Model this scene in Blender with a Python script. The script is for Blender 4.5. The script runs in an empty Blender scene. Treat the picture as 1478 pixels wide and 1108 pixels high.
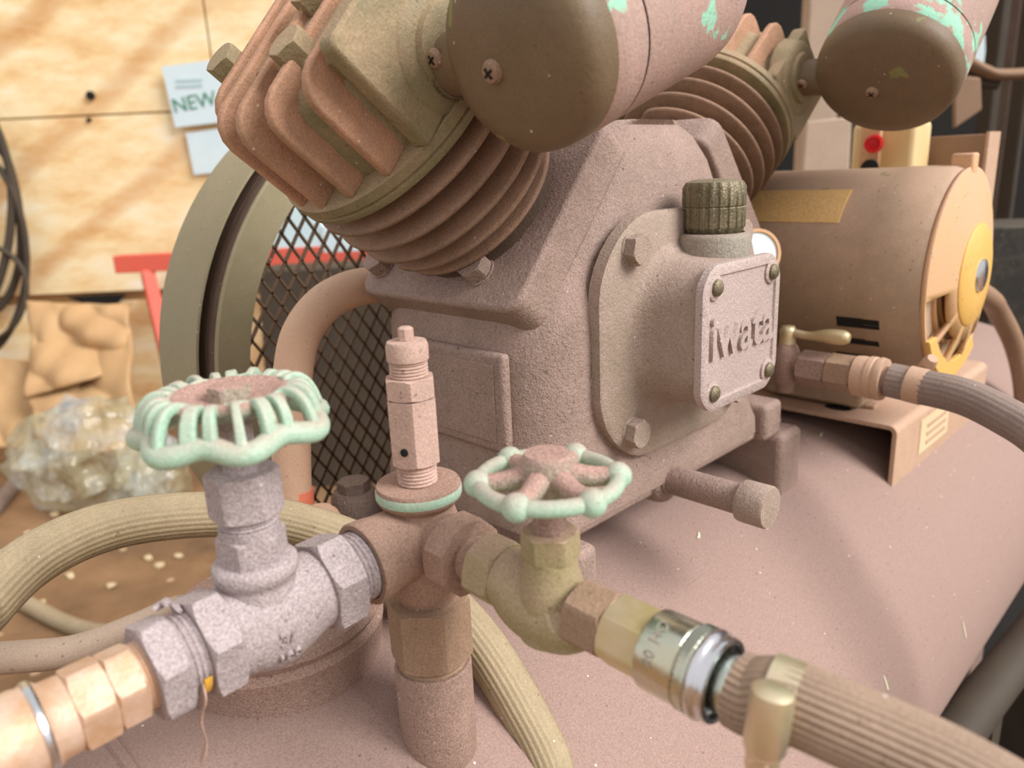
import bpy, bmesh, math, random
from math import sin, cos, pi, radians, sqrt, atan2, hypot
from mathutils import Vector, Matrix
random.seed(7)
C = bpy.context.scene.collection

# ------------------------------------------------------------------ camera
HEAD, PITCH, ROLL, FPX = radians(135.5), radians(15.8), radians(2.6), 1100.0
fw = Vector((cos(PITCH)*cos(HEAD), cos(PITCH)*sin(HEAD), -sin(PITCH)))
r0 = fw.cross(Vector((0, 0, 1))).normalized(); u0 = r0.cross(fw)
rt = r0*cos(ROLL) - u0*sin(ROLL); up = u0*cos(ROLL) + r0*sin(ROLL)
cam = bpy.data.cameras.new('camera'); camo = bpy.data.objects.new('camera', cam); C.objects.link(camo)
camo.matrix_world = Matrix((rt, up, -fw)).transposed().to_4x4()
cam.sensor_width = 36; cam.lens = 36*FPX/1478; cam.clip_start = 0.01; cam.clip_end = 50
cam.dof.use_dof = True; cam.dof.focus_distance = 0.42; cam.dof.aperture_fstop = 8.0
bpy.context.scene.camera = camo

# ------------------------------------------------------------------ light
w = bpy.data.worlds.new('sky'); bpy.context.scene.world = w; w.use_nodes = True
bg = w.node_tree.nodes['Background']; bg.inputs[0].default_value = (1.0, 0.985, 0.98, 1); bg.inputs[1].default_value = 0.68
def sun(name, d, e, ang, col):
    l = bpy.data.lights.new(name, 'SUN'); l.energy = e; l.angle = radians(ang); l.color = col
    o = bpy.data.objects.new(name, l); C.objects.link(o)
    o.rotation_euler = Vector(d).to_track_quat('-Z', 'Y').to_euler(); o.location = (2, 2, 3)
sun('sun', (-0.76, -0.26, -0.62), 3.1, 32, (1.0, 0.98, 0.95))
vs = bpy.context.scene.view_settings
vs.view_transform = 'Standard'; vs.look = 'None'; vs.exposure = 0.35; vs.gamma = 1; vs.use_curve_mapping = False

# ------------------------------------------------------------------ measuring
def ray(x, y): return fw + rt*((x-739)/FPX) - up*((y-554)/FPX)
def at(x, y, ax, v):                      # point of the world plane coord[ax] = v
    d = ray(x, y); return d*(v/d[ax])
def far(x, y, d): return ray(x, y)*d      # point at a given distance along the view
FLOOR = -0.80

# ------------------------------------------------------------------ materials
def lin(c): return tuple(((v/255)/12.92 if v/255 <= .04045 else ((v/255+.055)/1.055)**2.4) for v in c)+(1,)
MATS = {}
def newmat(name):
    m = bpy.data.materials.new(name); m.use_nodes = True
    n = m.node_tree.nodes; l = m.node_tree.links
    MATS[name] = m
    return m, n, l, n['Principled BSDF']
def noise(n, l, co, scale, detail=4, rough=.6):
    t = n.new('ShaderNodeTexNoise'); t.inputs['Scale'].default_value = scale
    t.inputs['Detail'].default_value = detail; t.inputs['Roughness'].default_value = rough
    l.new(co, t.inputs['Vector']); return t.outputs['Fac']
def ramp(n, l, fac, stops):
    r = n.new('ShaderNodeValToRGB'); e = r.color_ramp.elements
    while len(e) < len(stops): e.new(.5)
    for k, (p, c) in enumerate(stops): e[k].position = p; e[k].color = c if len(c) == 4 else lin(c)
    l.new(fac, r.inputs[0]); return r.outputs[0]
def mix(n, l, fac, a, b, mode='MIX'):
    m = n.new('ShaderNodeMix'); m.data_type = 'RGBA'; m.blend_type = mode
    for s, v in ((0, fac), (6, a), (7, b)):
        if isinstance(v, (int, float)): m.inputs[s].default_value = v
        elif isinstance(v, tuple): m.inputs[s].default_value = v if len(v) == 4 else lin(v)
        else: l.new(v, m.inputs[s])
    return m.outputs[2]
def mth(n, l, op, a, b=0.0, clamp=False):
    m = n.new('ShaderNodeMath'); m.operation = op; m.use_clamp = clamp
    for s, v in ((0, a), (1, b)):
        if isinstance(v, (int, float)): m.inputs[s].default_value = v
        else: l.new(v, m.inputs[s])
    return m.outputs[0]
def dusty(name, paint, dust, cover=.6, upw=.5, rough=.85, metal=0, grain=.35, bump=.35, speck=.5, vary=.9, big=14, chips=None, chip_lo=.60, rough_paint=.45, dark=.6, chip_z=None):
    """painted or bare metal under a coat of dust that is thicker on upward faces"""
    m, n, l, b = newmat(name)
    g = n.new('ShaderNodeNewGeometry'); tc = n.new('ShaderNodeTexCoord')
    co = g.outputs['Position']
    sx = n.new('ShaderNodeSeparateXYZ'); l.new(g.outputs['Normal'], sx.inputs[0])
    n1 = noise(n, l, co, big, 5); n2 = noise(n, l, co, 90, 4); n3 = noise(n, l, co, 900, 2)
    f = mth(n, l, 'ADD', cover, mth(n, l, 'MULTIPLY', sx.outputs[2], upw))
    f = mth(n, l, 'ADD', f, mth(n, l, 'MULTIPLY', mth(n, l, 'SUBTRACT', n1, .5), vary))
    f = mth(n, l, 'ADD', f, mth(n, l, 'MULTIPLY', mth(n, l, 'SUBTRACT', n2, .5), .6), True)
    c = mix(n, l, f, paint, dust)
    if chips:
        cm = ramp(n, l, noise(n, l, co, 38, 3, .45), [(chip_lo, (0, 0, 0, 1)), (chip_lo+.025, (1, 1, 1, 1))])
        if chip_z is not None:
            sp_ = n.new('ShaderNodeSeparateXYZ'); l.new(co, sp_.inputs[0]); cm = mth(n, l, 'MULTIPLY', cm, mth(n, l, 'GREATER_THAN', mth(n, l, 'ADD', sp_.outputs[2], mth(n, l, 'MULTIPLY', n2, .02)), chip_z))
        c = mix(n, l, cm, c, chips)
    gr = ramp(n, l, n3, [(.3, (1-grain, 1-grain, 1-grain, 1)), (.7, (1+grain*.6,)*3+(1,))])
    c = mix(n, l, 1.0, c, gr, 'MULTIPLY')
    v = n.new('ShaderNodeTexVoronoi'); v.inputs['Scale'].default_value = 160; l.new(co, v.inputs['Vector'])
    rr = n.new('ShaderNodeSeparateColor'); l.new(v.outputs['Color'], rr.inputs[0])
    sp = mth(n, l, 'MULTIPLY', mth(n, l, 'LESS_THAN', v.outputs['Distance'], .11), mth(n, l, 'LESS_THAN', rr.outputs[0], .09))
    c = mix(n, l, mth(n, l, 'MULTIPLY', sp, speck), c, (238, 228, 215))
    v2 = n.new('ShaderNodeTexVoronoi'); v2.inputs['Scale'].default_value = 230; l.new(co, v2.inputs['Vector'])
    r2 = n.new('ShaderNodeSeparateColor'); l.new(v2.outputs['Color'], r2.inputs[0])
    clump = ramp(n, l, noise(n, l, co, 26, 4), [(.38, (0, 0, 0, 1)), (.66, (1, 1, 1, 1))])
    d2 = mth(n, l, 'MULTIPLY', mth(n, l, 'LESS_THAN', v2.outputs['Distance'], .20), mth(n, l, 'LESS_THAN', r2.outputs[0], .22))
    c = mix(n, l, mth(n, l, 'MULTIPLY', mth(n, l, 'MULTIPLY', d2, clump), dark), c, (84, 62, 48))
    l.new(c, b.inputs['Base Color'])
    l.new(mth(n, l, 'ADD', rough_paint, mth(n, l, 'MULTIPLY', f, rough-rough_paint)), b.inputs['Roughness'])
    b.inputs['Metallic'].default_value = metal
    b.inputs['Specular IOR Level'].default_value = .35
    bp = n.new('ShaderNodeBump'); bp.inputs['Strength'].default_value = bump; bp.inputs['Distance'].default_value = .0012
    h = mth(n, l, 'ADD', mth(n, l, 'MULTIPLY', n3, .5), noise(n, l, co, 320, 3))
    l.new(h, bp.inputs['Height']); l.new(bp.outputs[0], b.inputs['Normal'])
    return m
def metal(name, c1, c2, rough=.3, metallic=1.0, scale=60, bump=.1):
    m, n, l, b = newmat(name); g = n.new('ShaderNodeNewGeometry'); co = g.outputs['Position']
    f = ramp(n, l, noise(n, l, co, scale, 4), [(.35, (0, 0, 0, 1)), (.65, (1, 1, 1, 1))])
    l.new(mix(n, l, f, c1, c2), b.inputs['Base Color']); b.inputs['Metallic'].default_value = metallic
    l.new(mth(n, l, 'ADD', rough, mth(n, l, 'MULTIPLY', noise(n, l, co, 200, 2), .25)), b.inputs['Roughness'])
    bp = n.new('ShaderNodeBump'); bp.inputs['Strength'].default_value = bump; bp.inputs['Distance'].default_value = .001
    l.new(noise(n, l, co, 500, 2), bp.inputs['Height']); l.new(bp.outputs[0], b.inputs['Normal'])
    return m
def plain(name, c1, c2=None, rough=.7, scale=20, emit=None):
    m, n, l, b = newmat(name); g = n.new('ShaderNodeNewGeometry')
    f = noise(n, l, g.outputs['Position'], scale, 4)
    l.new(mix(n, l, f, c1, c2 or tuple(v*.8 for v in c1)), b.inputs['Base Color']); b.inputs['Roughness'].default_value = rough
    return m

DUST = (184, 154, 142)
M_case = dusty('dusty_cast_iron', (122, 106, 90), (176, 149, 139), .55, .35, grain=.3, bump=.9, chips=None, dark=.9)
M_cover = dusty('dusty_cover', (142, 128, 108), (186, 162, 151), .5, .25, grain=.25, bump=.7, dark=.8)
M_tank = dusty('dusty_tank_paint', (140, 138, 112), (164, 137, 127), 1.1, .6, grain=.22, bump=.3, speck=.9, vary=.8, big=5)
M_head = dusty('olive_head_casting', (128, 122, 90), (190, 160, 130), .35, .35, grain=.2, bump=.45, vary=1.2, big=22)
M_headfin = dusty('rust_pink_head_fin', (136, 112, 82), (210, 160, 132), .6, .25, grain=.2, bump=.45, vary=1.2, big=22)
M_fin = dusty('rusty_fin', (120, 96, 76), (186, 148, 124), .35, .5, grain=.25, bump=.4)
M_core = dusty('gap_shade_brown', (64, 48, 36), (104, 80, 62), .3, .4, grain=.2, bump=.4)  # core brown darkened, shadow of the fin gaps put into the colour
M_cap = dusty('dark_filter_cap', (106, 90, 64), (132, 108, 88), .4, .1, grain=.12, bump=.2, rough=.6, chips=(134, 132, 82), chip_lo=.69)
M_filter = dusty('dusty_filter_shell', (150, 138, 122), (190, 156, 146), .75, .2, grain=.2, bump=.3, chips=(160, 214, 186), chip_lo=.54, chip_z=far(930, 40, .335).z+.01)
M_valve = dusty('lilac_dust_valve', (140, 132, 132), (186, 170, 170), .75, .4, grain=.35, bump=.7)
M_tee = dusty('brown_dust_fitting', (138, 112, 92), (182, 148, 132), .6, .3, grain=.28, bump=.45, chips=(168, 182, 138), chip_lo=.70)
M_pipe = dusty('brown_pipe', (132, 108, 96), (170, 140, 126), .6, .3, grain=.35, bump=.6)
M_nutbrown = dusty('ochre_nut', (138, 112, 90), (174, 144, 120), .4, .3, grain=.22, bump=.5)
M_gvalve = dusty('olive_valve', (150, 142, 100), (186, 156, 134), .3, .6, grain=.2, bump=.3, rough_paint=.35)
M_wheel = dusty('mint_wheel_paint', (172, 206, 182), (188, 160, 148), .10, .55, grain=.15, bump=.25, rough_paint=.3, vary=.7, big=60)
M_wheeltop = dusty('dusty_wheel_top', (160, 168, 148), (184, 148, 136), .5, .7, grain=.35, bump=.8, big=60)
M_relief = dusty('pink_dust_relief', (166, 136, 122), (206, 174, 160), .6, .3, grain=.2, bump=.35)
M_brass = metal('dusty_brass', (200, 160, 126), (216, 186, 164), .40, .3, 90, .25)
M_brassy = metal('yellow_brass', (200, 182, 132), (212, 192, 160), .3, .6, 50)
M_nplate = dusty('grey_pink_plate', (168, 150, 142), (196, 176, 170), .6, .2, grain=.3, bump=.6, speck=.9, rough=.6, rough_paint=.4)
M_plate = metal('zinc_coupler', (206, 200, 176), (190, 206, 200), .14, 1.0, 30, .02)
M_chrome = metal('chrome_lip', (225, 222, 228), (205, 210, 215), .12, 1.0, 30, .02)
M_zinc = metal('yellow_zinc_clamp', (216, 212, 170), (226, 204, 178), .28, .8, 60)
M_hose = dusty('olive_hose', (140, 124, 92), (192, 172, 142), .4, .35, grain=.15, bump=.25)
M_hosep = dusty('taupe_hose', (128, 108, 90), (172, 146, 126), .45, .35, grain=.15, bump=.25)
M_hosed = dusty('grey_hose', (120, 106, 98), (160, 140, 130), .45, .35, grain=.15, bump=.25)
M_hosel = dusty('pale_hose', (176, 152, 132), (196, 172, 152), .45, .35, grain=.12, bump=.2)
M_wheelrim = dusty('olive_flywheel', (138, 132, 102), (166, 152, 124), .4, .3, grain=.1, bump=.15, rough=.7)
M_belt = dusty('belt_rubber', (84, 66, 56), (122, 98, 86), .4, .3, grain=.1, bump=.1)
M_mesh = dusty('brown_mesh', (84, 66, 50), (120, 94, 72), .4, .5, grain=.1, bump=.1)
M_motor = dusty('tan_motor', (152, 132, 104), (200, 168, 144), .5, .6, grain=.12, bump=.15, chips=(158, 146, 104), chip_lo=.70)
M_bell = dusty('peach_end_bell', (214, 172, 112), (216, 172, 142), .55, .6, grain=.1, bump=.15)
M_yellow = dusty('yellow_paint', (226, 178, 92), (228, 184, 110), .4, .2, grain=.1, bump=.1, rough=.6)
M_mount = dusty('tan_bracket', (176, 146, 118), (208, 172, 148), .5, .5, grain=.12, bump=.2)
M_cream = dusty('cream_pipe', (208, 168, 136), (222, 184, 158), .5, .2, grain=.1, bump=.15)
M_oilcap = dusty('olive_oil_cap', (116, 108, 84), (168, 150, 128), .1, .5, grain=.35, bump=.6, rough_paint=.35, metal=.4)
M_neck = dusty('grey_filler_neck', (150, 150, 138), (170, 146, 132), .3, .4, grain=.3, bump=.5, rough_paint=.3)
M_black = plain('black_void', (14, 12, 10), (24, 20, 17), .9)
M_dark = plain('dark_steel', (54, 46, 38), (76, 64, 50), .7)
M_red = plain('red_paint', (226, 88, 70), (214, 104, 84), .6)
M_redb = plain('red_button', (216, 16, 30), (196, 8, 20), .3)
M_wbox = plain('aged_white_box', (238, 222, 178), (206, 164, 96), .6, 14)
M_white = plain('white_card', (222, 236, 240), (206, 226, 234), .6)
M_teal = plain('green_print', (44, 128, 92), (60, 140, 108), .6)
M_greyp = plain('grey_print', (176, 200, 206), (180, 204, 210), .6)
M_glass = plain('gauge_face', (240, 248, 250), (228, 240, 246), .15)
M_label = plain('pale_label', (226, 206, 168), (214, 190, 150), .6)
M_ptape = plain('orange_tape', (232, 120, 92), (240, 142, 110), .6)
M_ytape = plain('yellow_tape', (232, 186, 74), (224, 170, 60), .5)
M_kraft = plain('kraft_paper', (206, 170, 124), (164, 124, 82), .7, 6)
M_board = dusty('brown_board', (134, 106, 84), (160, 128, 102), .4, .5, grain=.1, bump=.1)
M_box = dusty('black_metal_box', (44, 42, 38), (110, 100, 86), .1, .5, grain=.1, bump=.1)
M_blue = plain('pale_blue_crate', (196, 222, 232), (216, 236, 238), .5)
M_dome = dusty('grey_knob', (110, 96, 86), (156, 134, 122), .4, .4, grain=.4, bump=1.0)

def plywood():
    m, n, l, b = newmat('plywood'); tc = n.new('ShaderNodeTexCoord'); mp = n.new('ShaderNodeMapping')
    l.new(tc.outputs['Object'], mp.inputs[0]); mp.inputs['Scale'].default_value = (1.2, 1, 3.2); mp.inputs['Rotation'].default_value = (0, .9, 0)
    a = noise(n, l, mp.outputs[0], 3.4, 7, .7)
    c = ramp(n, l, a, [(.25, (216, 164, 104)), (.42, (240, 204, 148)), (.55, (250, 228, 182)), (.72, (254, 244, 222))])
    m2 = n.new('ShaderNodeMapping'); l.new(tc.outputs['Object'], m2.inputs[0]); m2.inputs['Rotation'].default_value = (0, -.95, 0)
    wv = n.new('ShaderNodeTexWave'); wv.inputs['Scale'].default_value = 1.1; wv.inputs['Distortion'].default_value = 5; wv.inputs['Detail'].default_value = 2; wv.inputs['Detail Scale'].default_value = .6
    l.new(m2.outputs[0], wv.inputs['Vector'])
    s = ramp(n, l, wv.outputs['Fac'], [(.0, (206, 150, 90)), (.22, (255, 255, 255))])
    c = mix(n, l, mth(n, l, 'MULTIPLY', noise(n, l, tc.outputs['Object'], 1.3, 2), .9), c, s, 'MULTIPLY')
    l.new(c, b.inputs['Base Color']); b.inputs['Roughness'].default_value = .65
plywood()
def floor_mat():
    m, n, l, b = newmat('dirt_floor'); g = n.new('ShaderNodeNewGeometry'); co = g.outputs['Position']
    c = ramp(n, l, noise(n, l, co, 3.2, 6, .65), [(.3, (104, 78, 54)), (.5, (142, 108, 76)), (.7, (172, 134, 98))])
    v = n.new('ShaderNodeTexVoronoi'); v.inputs['Scale'].default_value = 22; l.new(co, v.inputs['Vector'])
    rr = n.new('ShaderNodeSeparateColor'); l.new(v.outputs['Color'], rr.inputs[0])
    sp = mth(n, l, 'MULTIPLY', mth(n, l, 'LESS_THAN', v.outputs['Distance'], .18), mth(n, l, 'LESS_THAN', rr.outputs[0], .16))
    l.new(mix(n, l, mth(n, l, 'MULTIPLY', sp, .6), c, (226, 196, 156)), b.inputs['Base Color']); b.inputs['Roughness'].default_value = .8
    bp = n.new('ShaderNodeBump'); bp.inputs['Strength'].default_value = .5; bp.inputs['Distance'].default_value = .01
    l.new(noise(n, l, co, 14, 4), bp.inputs['Height']); l.new(bp.outputs[0], b.inputs['Normal'])
floor_mat()
def bag_mat():
    m, n, l, b = newmat('clear_plastic_film'); g = n.new('ShaderNodeNewGeometry'); co = g.outputs['Position']
    l.new(ramp(n, l, noise(n, l, co, 7, 4), [(.35, (150, 140, 104)), (.5, (196, 188, 152)), (.62, (206, 212, 206)), (.72, (120, 156, 184))]), b.inputs['Base Color'])
    b.inputs['Roughness'].default_value = .12; b.inputs['Specular IOR Level'].default_value = 1.0; b.inputs['Coat Weight'].default_value = .6; b.inputs['Coat Roughness'].default_value = .05; b.inputs['Alpha'].default_value = .42
    mp = n.new('ShaderNodeMapping'); l.new(co, mp.inputs[0]); mp.inputs['Scale'].default_value = (1, 1, .45); mp.inputs['Rotation'].default_value = (.5, .3, 0)
    bp = n.new('ShaderNodeBump'); bp.inputs['Strength'].default_value = 1.0; bp.inputs['Distance'].default_value = .05; l.new(noise(n, l, mp.outputs[0], 16, 3, .5), bp.inputs['Height']); l.new(bp.outputs[0], b.inputs['Normal'])
bag_mat()

# ------------------------------------------------------------------ geometry helpers
I4 = Matrix.Identity(4)
def frame(o, z, x=None):
    z = Vector(z).normalized(); x = Vector(x) if x else Vector((0, 0, 1)) if abs(z.z) < .9 else Vector((1, 0, 0))
    x = (x - z*x.dot(z)).normalized(); y = z.cross(x)
    m = Matrix((x, y, z)).transposed().to_4x4(); m.translation = Vector(o); return m
def addring(bm, pts): return [bm.verts.new(p) for p in pts]
def bridge(bm, a, b):
    n = len(a)
    for i in range(n): bm.faces.new((a[i], a[(i+1) % n], b[(i+1) % n], b[i]))
def revolve(bm, prof, n=40, M=I4, f=None, caps=True):
    rings = []
    for i, (r, z) in enumerate(prof):
        pts = []
        for k in range(n):
            t = 2*pi*k/n
            rr, zz = f(t, r, z, i) if f else (r, z)
            pts.append(M @ Vector((rr*cos(t), rr*sin(t), zz)))
        rings.append(addring(bm, pts))
    for a, b in zip(rings, rings[1:]): bridge(bm, a, b)
    if caps:
        bm.faces.new(list(reversed(rings[0]))); bm.faces.new(rings[-1])
def hexnut(bm, rc, z0, z1, M=I4, ch=.10, n=48, sides=6, hole=0, rot=0.0, ends=(True, True)):
    """prism with corner radius rc whose corners are cut by a turned chamfer"""
    ra = rc*cos(pi/sides)
    lim = ra*1.02
    def R(t):
        q = ((t+rot) % (2*pi/sides)) - pi/sides
        return ra/cos(q)
    def f(t, r, z, i):
        q = R(t); k = max(0, q-lim)*.55
        if i == 0: return (min(q, lim) if ends[0] else q, z0)
        if i == 1: return (q, z0+k if ends[0] else z0)
        if i == 2: return (q, z1-k if ends[1] else z1)
        return (min(q, lim) if ends[1] else q, z1)
    revolve(bm, [(0, 0)]*4, n, M, f)
def box(bm, x0, x1, y0, y1, z0, z1, M=I4):
    v = [bm.verts.new(M @ Vector(p)) for p in ((x0, y0, z0), (x1, y0, z0), (x1, y1, z0), (x0, y1, z0), (x0, y0, z1), (x1, y0, z1), (x1, y1, z1), (x0, y1, z1))]
    for q in ((3, 2, 1, 0), (4, 5, 6, 7), (0, 1, 5, 4), (1, 2, 6, 5), (2, 3, 7, 6), (3, 0, 4, 7)): bm.faces.new([v[i] for i in q])
def prism(bm, pts, h0, h1, M=I4):
    """2-D outline pts in local xy pulled from z=h0 to z=h1"""
    a = addring(bm, [M @ Vector((p[0], p[1], h0)) for p in pts]); b = addring(bm, [M @ Vector((p[0], p[1], h1)) for p in pts])
    bridge(bm, a, b); bm.faces.new(list(reversed(a))); bm.faces.new(b)
def smooth_path(pts, n):
    pts = [Vector(p) for p in pts]; q = [pts[0]*2-pts[1]]+pts+[pts[-1]*2-pts[-2]]; out = []
    m = len(pts)-1
    for i in range(n+1):
        t = i/n*m; k = min(int(t), m-1); t -= k
        a, b, c, d = q[k:k+4]
        out.append(.5*((2*b)+(c-a)*t+(2*a-5*b+4*c-d)*t*t+(3*b-a-3*c+d)*t**3))
    return out
def tube(bm, pts, r, n=16, steps=40, ribs=0, depth=.05, smooth=True, closed=False, rfun=None, flat=1.0):
    path = smooth_path(pts, steps) if smooth else [Vector(p) for p in pts]
    rings = []; x = None
    N = len(path)
    for i, p in enumerate(path):
        if closed: t = (path[(i+1) % N]-path[i-1]).normalized()
        else: t = (path[min(i+1, N-1)]-path[max(i-1, 0)]).normalized()
        if x is None:
            x = Vector((0, 0, 1)) if abs(t.z) < .8 else Vector((1, 0, 0))
        x = (x-t*x.dot(t)).normalized(); y = t.cross(x)
        rr = rfun(i/(N-1)) if rfun else r
        pp = []
        for k in range(n):
            a = 2*pi*k/n; q = rr*(1+depth*cos(ribs*a)) if ribs else rr
            pp.append(p+x*(q*cos(a)*flat)+y*(q*sin(a)))
        rings.append(addring(bm, pp))
    for a, b in zip(rings, rings[1:]): bridge(bm, a, b)
    if closed: bridge(bm, rings[-1], rings[0])
    else: bm.faces.new(list(reversed(rings[0]))); bm.faces.new(rings[-1])
def rrect(x0, x1, y0, y1, r, n=6):
    out = []
    for cx, cy, a0 in ((x1-r, y1-r, 0), (x0+r, y1-r, pi/2), (x0+r, y0+r, pi), (x1-r, y0+r, 3*pi/2)):
        for k in range(n+1): a = a0+pi/2*k/n; out.append((cx+r*cos(a), cy+r*sin(a)))
    return out
def sphere(bm, c, r, n=14, sc=(1, 1, 1)):
    bmesh.ops.create_uvsphere(bm, u_segments=n, v_segments=n//2+2, radius=r, matrix=Matrix.Translation(c) @ Matrix.Diagonal((*sc, 1)))
def thread(r, z0, z1, k, d=.0007):
    out = []
    for i in range(k):
        a = z0+(z1-z0)*i/k; s = (z1-z0)/k
        out += [(r-d, a), (r, a+s*.35), (r, a+s*.6), (r-d, a+s*.95)]
    return out
def mesh(name, bm, mat, parent=None, angle=38, bevel=0, seg=2, kind=None, M=None):
    bmesh.ops.recalc_face_normals(bm, faces=bm.faces)
    for f in bm.faces: f.smooth = True
    if angle < 180:
        for e in bm.edges:
            if len(e.link_faces) == 2 and e.calc_face_angle(0) > radians(angle): e.smooth = False
    me = bpy.data.meshes.new(name); bm.to_mesh(me); bm.free()
    me.materials.append(MATS[mat] if isinstance(mat, str) else mat)
    o = bpy.data.objects.new(name, me); C.objects.link(o)
    if parent: o.parent = parent
    if M is not None:
        if parent: o.matrix_local = M
        else: o.matrix_world = M
    if bevel:
        b = o.modifiers.new('bevel', 'BEVEL'); b.width = bevel; b.segments = seg; b.limit_method = 'ANGLE'; b.angle_limit = radians(35)
    if kind: o['kind'] = kind
    return o
def B(): return bmesh.new()
def thing(name, label, cat, M=I4, group=None):
    o = bpy.data.objects.new(name, None); C.objects.link(o); o.empty_display_size = .02
    o.matrix_world = M if isinstance(M, Matrix) else Matrix.Translation(M)
    o['label'] = label; o['category'] = cat
    if group: o['group'] = group
    return o
def tag(o, label, cat, group=None):
    o['label'] = label; o['category'] = cat
    if group: o['group'] = group
    return o
def struct(o): o['kind'] = 'structure'; return o
def text(name, s, size, depth, M, mat, parent, bold=0.0, sx=1.0):
    cu = bpy.data.curves.new(name, 'FONT'); cu.body = s; cu.size = size; cu.extrude = depth; cu.align_x = 'CENTER'; cu.offset = bold; cu.resolution_u = 3
    t = bpy.data.objects.new('tmp', cu); C.objects.link(t)
    me = bpy.data.meshes.new_from_object(t.evaluated_get(bpy.context.evaluated_depsgraph_get()))
    bpy.data.objects.remove(t); me.name = name
    me.materials.clear(); me.materials.append(mat)
    o = bpy.data.objects.new(name, me); C.objects.link(o); o.parent = parent
    o.matrix_local = M @ Matrix.Diagonal((sx, 1, 1, 1)); return o
UP = Vector((0, 0, 1))

# ================================================================== SETTING
# floor
b = B(); box(b, -7, 5, -5, 8, FLOOR-.05, FLOOR); struct(mesh('floor', b, 'dirt_floor'))
# plywood wall, square to the view; local x runs right along the wall, z up
hd = Vector((cos(HEAD), sin(HEAD), 0)); rg = Vector((hd.y, -hd.x, 0))
WD = 2.45
WM = Matrix((rg, hd, UP)).transposed().to_4x4(); WM.translation = hd*WD
def wl(x, y, off=0.0):          # a point of the wall plane in wall coordinates
    d = ray(x, y); p = d*((WD-off)/d.dot(hd)); q = WM.inverted() @ p; return q.x, q.z
b = B(); box(b, -3.2, 0.35, .03, .08, FLOOR, 1.9)
wall = struct(mesh('wall_back', b, M_kraft, M=WM))
xs = [-3.2, wl(-330, 170)[0], wl(330, 170)[0], 0.35]
zs = [wl(100, 425)[1], wl(100, 168)[1], wl(100, -200)[1], 1.9]
for i in range(3):
    for j in range(3):
        dx = (.06, -.03, .05)[j]
        x0 = xs[i]+(dx if i else 0); x1 = xs[i+1]+(dx if i < 2 else 0)
        b = B(); box(b, x0+.003, x1-.003, random.uniform(.0, .006), .03, zs[j]+.003, zs[j+1]-.003)
        mesh('panel', b, 'plywood', wall, bevel=.002)
# lower boards behind the paper
for i in range(4):
    b = B(); x0 = -3.0+i*.8; box(b, x0, x0+.79, .012, .03, FLOOR, zs[0]-.03); mesh('panel', b, 'plywood', wall, bevel=.002)
for (px, py, rr) in ((131, 138, .013), (129, 173, .007)):
    x, z = wl(px, py); b = B(); revolve(b, [(rr, -.001), (rr*.9, .012)], 14, frame((x, -.004, z), (0, 1, 0))); mesh('knot_hole', b, M_black, wall)
# dark partition behind the motor
PD = 2.6
PM = Matrix((rg, hd, UP)).transposed().to_4x4(); PM.translation = hd*PD
b = B(); box(b, .30, 4.2, 0, .06, FLOOR, 1.9); struct(mesh('wall_right', b, M_black, M=PM))

# ================================================================== AIR TANK
XT, ZT, RT = -.355, -.466, .204
TY0, TY1 = .075, 1.35
tank = thing('air_tank', 'long horizontal air receiver tank under a thick coat of pink brown dust', 'tank', (XT, TY0, FLOOR))
TM = Matrix.Translation((0, 0, ZT-FLOOR))
MY = frame((0, 0, ZT-FLOOR), (0, 1, 0), (0, 0, 1))
b = B()
prof = [(.001, -.075)]+[(RT*sin(a), -.075*cos(a)) for a in [radians(v) for v in (12, 25, 40, 55, 68, 78, 86)]]+[(RT, 0), (RT, .4), (RT, .8), (RT, TY1-TY0)]
prof += [(RT*cos(a), TY1-TY0+.075*sin(a)) for a in [radians(v) for v in (12, 30, 50, 70, 85)]]
revolve(b, prof, 128, MY); mesh('shell', b, M_tank, tank, angle=60)
b = B(); revolve(b, [(RT-.001, -.004), (RT+.0016, -.002), (RT+.0016, .002), (RT-.001, .004)], 128, MY, caps=False); mesh('weld_seam', b, M_tank, tank)
for yy in (.2, .95):
    for sx in (-1, 1):
        b = B(); box(b, sx*.14-.02, sx*.14+.02, yy-.03, yy+.03, 0, .2); mesh('leg', b, M_tank, tank, bevel=.003)
# pipe socket for the manifold, hand hole neck
AX = Vector((-.27, .2005, -.167))
b = B(); revolve(b, [(.0165, -.065), (.0195, -.065), (.0195, .0), (.0185, .0015), (.016, .0015), (.016, -.006)], 40, Matrix.Translation((AX.x-XT, AX.y-TY0, -.2385-FLOOR))); mesh('pipe_socket', b, M_pipe, tank)
HH = Vector((-.375, .170, -.232))
b = B(); revolve(b, [(.066, -.075), (.062, -.05), (.058, -.03), (.060, -.018), (.061, -.012), (.058, -.008), (.060, -.004), (.058, 0), (.045, .002), (.001, .003)], 56, Matrix.Translation((HH.x-XT, HH.y-TY0, HH.z-FLOOR))); mesh('hand_hole_neck', b, M_pipe, tank)

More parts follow.
